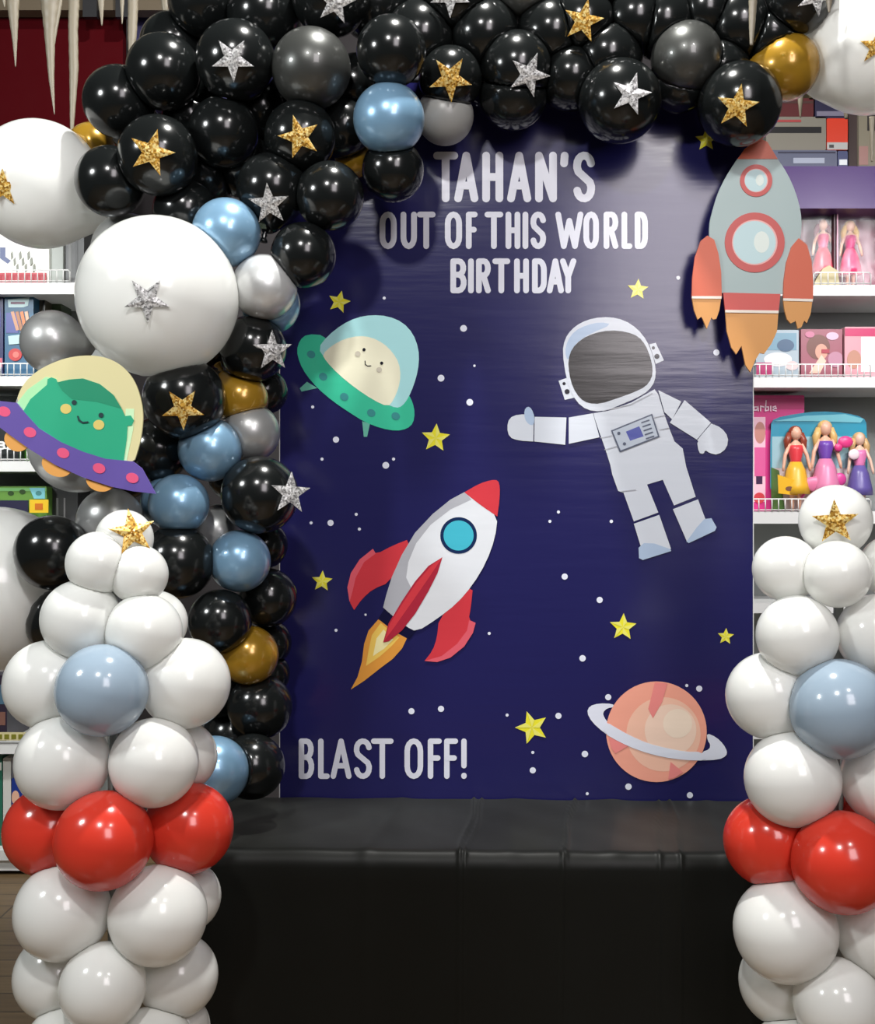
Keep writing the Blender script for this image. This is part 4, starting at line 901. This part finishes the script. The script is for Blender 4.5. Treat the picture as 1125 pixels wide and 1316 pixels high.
CEN = [W(x, y, Y) for (_, x, y, r, Y, *_r) in LIST]
RAD = [b[3]*b[4]/F for b in LIST]
def make_balloon(i):
    c, px, py, rp, Y, label, grp, star, neck = LIST[i]
    C0, R = CEN[i], RAD[i]
    o = empty('balloon', C0, label, 'balloon', grp)
    ax = Vector(neck).normalized() if neck else Vector((random.uniform(-.35, .35), 1, random.uniform(-.35, .35))).normalized()
    up = Vector((0, 0, 1)) if abs(ax.z) < .8 else Vector((1, 0, 0))
    a = ax.cross(up).normalized(); b = ax.cross(a).normalized()
    seg, rings = (56, 40) if R > .15 else (44, 32)
    nb = []
    for j in range(len(LIST)):
        if j == i: continue
        d = CEN[j]-C0; L = d.length
        if L < R+RAD[j]:
            k = (L*L+R*R-RAD[j]**2)/(2*L); nb.append((d/L, max(k, R*.22)-0.0006))
    big = neck is not None
    amp, wid = (0.30, .42) if big else (0.10, .5)
    mb = MB()
    for r_ in range(rings+1):
        th = PI*r_/rings
        rho = R*(1+amp*math.exp(-(th/wid)**2))
        for s in range(seg):
            ph = 2*PI*s/seg
            u = ax*math.cos(th) + (a*math.cos(ph)+b*math.sin(ph))*math.sin(th)
            d = rho
            for n_, k in nb:
                t = u.dot(n_)
                if t > 1e-4: d = min(d, k/t)
            mb.v.append(C0+u*d)
    for r_ in range(rings):
        for s in range(seg):
            f = [r_*seg+s, r_*seg+(s+1) % seg, (r_+1)*seg+(s+1) % seg, (r_+1)*seg+s]
            mb.f.append(f); mb.m.append(0)
    me = mb.build('balloon_skin', B[c], o, C0, smooth=True)
    import bmesh
    bb = bmesh.new(); bb.from_mesh(me.data); bmesh.ops.remove_doubles(bb, verts=bb.verts, dist=1e-5); bmesh.ops.recalc_face_normals(bb, faces=bb.faces); bb.to_mesh(me.data); bb.free()
    for p in me.data.polygons: p.use_smooth = True
    if big:
        k = MB(); tip = C0+ax*R*1.29
        k.tube([tip-ax*.01, tip, tip+ax*.006, tip+ax*.012, tip+ax*.02, tip+ax*.026], [.012, .006, .009, .006, .011, .013], 12)
        k.build('knot', B[c], o, C0, smooth=True)
    if star:
        kd, sx, sy, srp, rot = star
        cd_ = (W(sx, sy, 1.0)-Vector((0, 0, H))); eye = Vector((0, 0, H))
        dn = cd_.normalized(); oc = eye-C0; bq = oc.dot(dn); disc = bq*bq-(oc.dot(oc)-R*R)
        if disc > 0: hit = eye+dn*(-bq-math.sqrt(disc)); nrm = (hit-C0).normalized()
        else:
            t = -bq; hit = eye+dn*(t-0.35*R); nrm = (hit-C0).normalized()
        k = max(0.0, -nrm.dot(dn))
        if k < 0.75:
            hit = eye+dn*((C0-eye).dot(dn)-0.72*R)
        nn = (nrm*0.55 - dn*0.75).normalized()
        ex = Vector((1, 0, 0)); ex = (ex-nn*ex.dot(nn)).normalized(); ey = nn.cross(ex).normalized()
        if ey.z < 0: ey = -ey
        rs = srp*hit.y/F
        pts = starpts(0, 0, 1, rot, .40)
        bas = hit+nn*0.0015
        bk_ = [bas+ex*x*rs-ey*y*rs for x, y in pts]
        fr_ = [v+nn*0.004 for v in bk_]; 
        sm_ = MB(); n0 = len(sm_.v); sm_.v += bk_+fr_+[bas+nn*0.0065]
        for q_ in range(10):
            r2 = (q_+1) % 10
            sm_.f.append([q_, r2, 10+r2, 10+q_]); sm_.m.append(0)
            sm_.f.append([10+q_, 10+r2, 20]); sm_.m.append(0)
        sm_.f.append(list(reversed(range(10)))); sm_.m.append(0)
        so = sm_.build('star_sticker', GLIT[kd], o, C0)
        so['label'] = 'gold glitter star' if kd == 'g' else 'silver glitter star'
    return o
for i in range(len(LIST)): make_balloon(i)

# stands inside the two columns
for px, ptop, lab in ((145, 720, 'slim grey pole stand inside the left balloon column'), (1078, 700, 'slim grey pole stand inside the right balloon column')):
    b0 = W(px, ptop, CY); og = (b0.x, CY, 0)
    t = empty('balloon_stand', og, lab, 'stand')
    p = MB(); p.tube([(b0.x, CY, 0.02), (b0.x, CY, b0.z)], 0.012, 14); p.build('pole', M_grey, t, og, smooth=True)
    d = MB(); d.tube([(b0.x, CY, 0.0), (b0.x, CY, 0.012), (b0.x, CY, 0.02)], [.15, .15, .13], 40); d.build('base', M_grey, t, og)

# ------------------------------------------------------------------ icicle trims
M_ice = mat('frosted_icicle_plastic', sr(122, 114, 98), 0.4, sss=0.2, srad=(.01, .01, .01))
def icicles(label, Y, items, x0, x1, y0=-30):
    a = W(x0, y0, Y); b = W(x1, y0, Y); og = ((a.x+b.x)/2, Y, a.z)
    t = empty('icicle_trim', og, label, 'icicle trim', None)
    r = MB(); r.tube([(a.x, Y, a.z), (b.x, Y, b.z)], 0.012, 10); r.build('rail', M_ice, t, og, smooth=True)
    for path in items:            # (x, y, width) in photo pixels from the rail to the tip
        m_ = MB(); pts = [W(x, y, Y) for x, y, w_ in path]; rr = [max(0.0012, w_/2*Y/F) for *_q, w_ in path]
        n = 14; P = []; Q = []
        for i in range(len(pts)-1):
            for k in range(n):
                u = k/n; P.append(pts[i].lerp(pts[i+1], u)); Q.append((rr[i]+(rr[i+1]-rr[i])*u)*(1+.03*math.sin(i*5+k*1.3+path[0][0])))
        P.append(pts[-1]); Q.append(rr[-1])
        m_.tube(P, Q, 12)
        for v in m_.v: v.y = Y+(v.y-Y)*.45
        m_.build('icicle', M_ice, t, og, smooth=True)
    return t
icicles('frosted icicle trim hanging in front of the dark red board', 3.78,
  [[(5, -30, 8), (5, 0, 5), (6, 9, 1.2)], [(17, -30, 20), (17, 10, 15), (19, 50, 7), (20, 86, 1.2)], [(66, -30, 34), (65, 0, 26), (64, 45, 14), (66, 100, 7.5), (70, 147, 1.2)],
   [(78, -30, 6), (76, 5, 8), (70, 40, 7), (67, 76, 1.2)], [(95, -30, 18), (95, 5, 14), (94, 40, 12.5), (95, 90, 12), (93, 150, 6.5), (92, 180, 3)], [(130, -30, 12), (130, 0, 9), (131, 33, 1.6)],
   [(157, -30, 9), (157, 0, 6), (157, 31, 1.3)], [(171, -30, 15), (171, 10, 13), (170, 45, 12), (168, 78, 5)], [(213, -30, 16), (213, 5, 12), (212, 26, 2)], [(223, -30, 7), (223, 16, 1.4)]], -20, 245)
icicles('frosted icicle trim hanging in front of the arch\'s upper right', 3.2,
  [[(968, -30, 13), (968, 0, 11), (967, 30, 8.5), (966, 58, 4)], [(1066, -30, 14), (1066, 0, 9), (1066, 16, 2.5)]], 955, 1080)
icicles('frosted icicle trim half hidden behind the right giant balloon', 4.2,
  [[(1004, 100, 8), (1003, 122, 5), (1003, 136, 1.5)], [(1030, 100, 12), (1029, 128, 7), (1029, 151, 1.8)], [(1085, 100, 18), (1087, 125, 12), (1088, 153, 4)], [(1121, 150, 8), (1121, 180, 5), (1121, 208, 2.5)]], 998, 1124, 98)
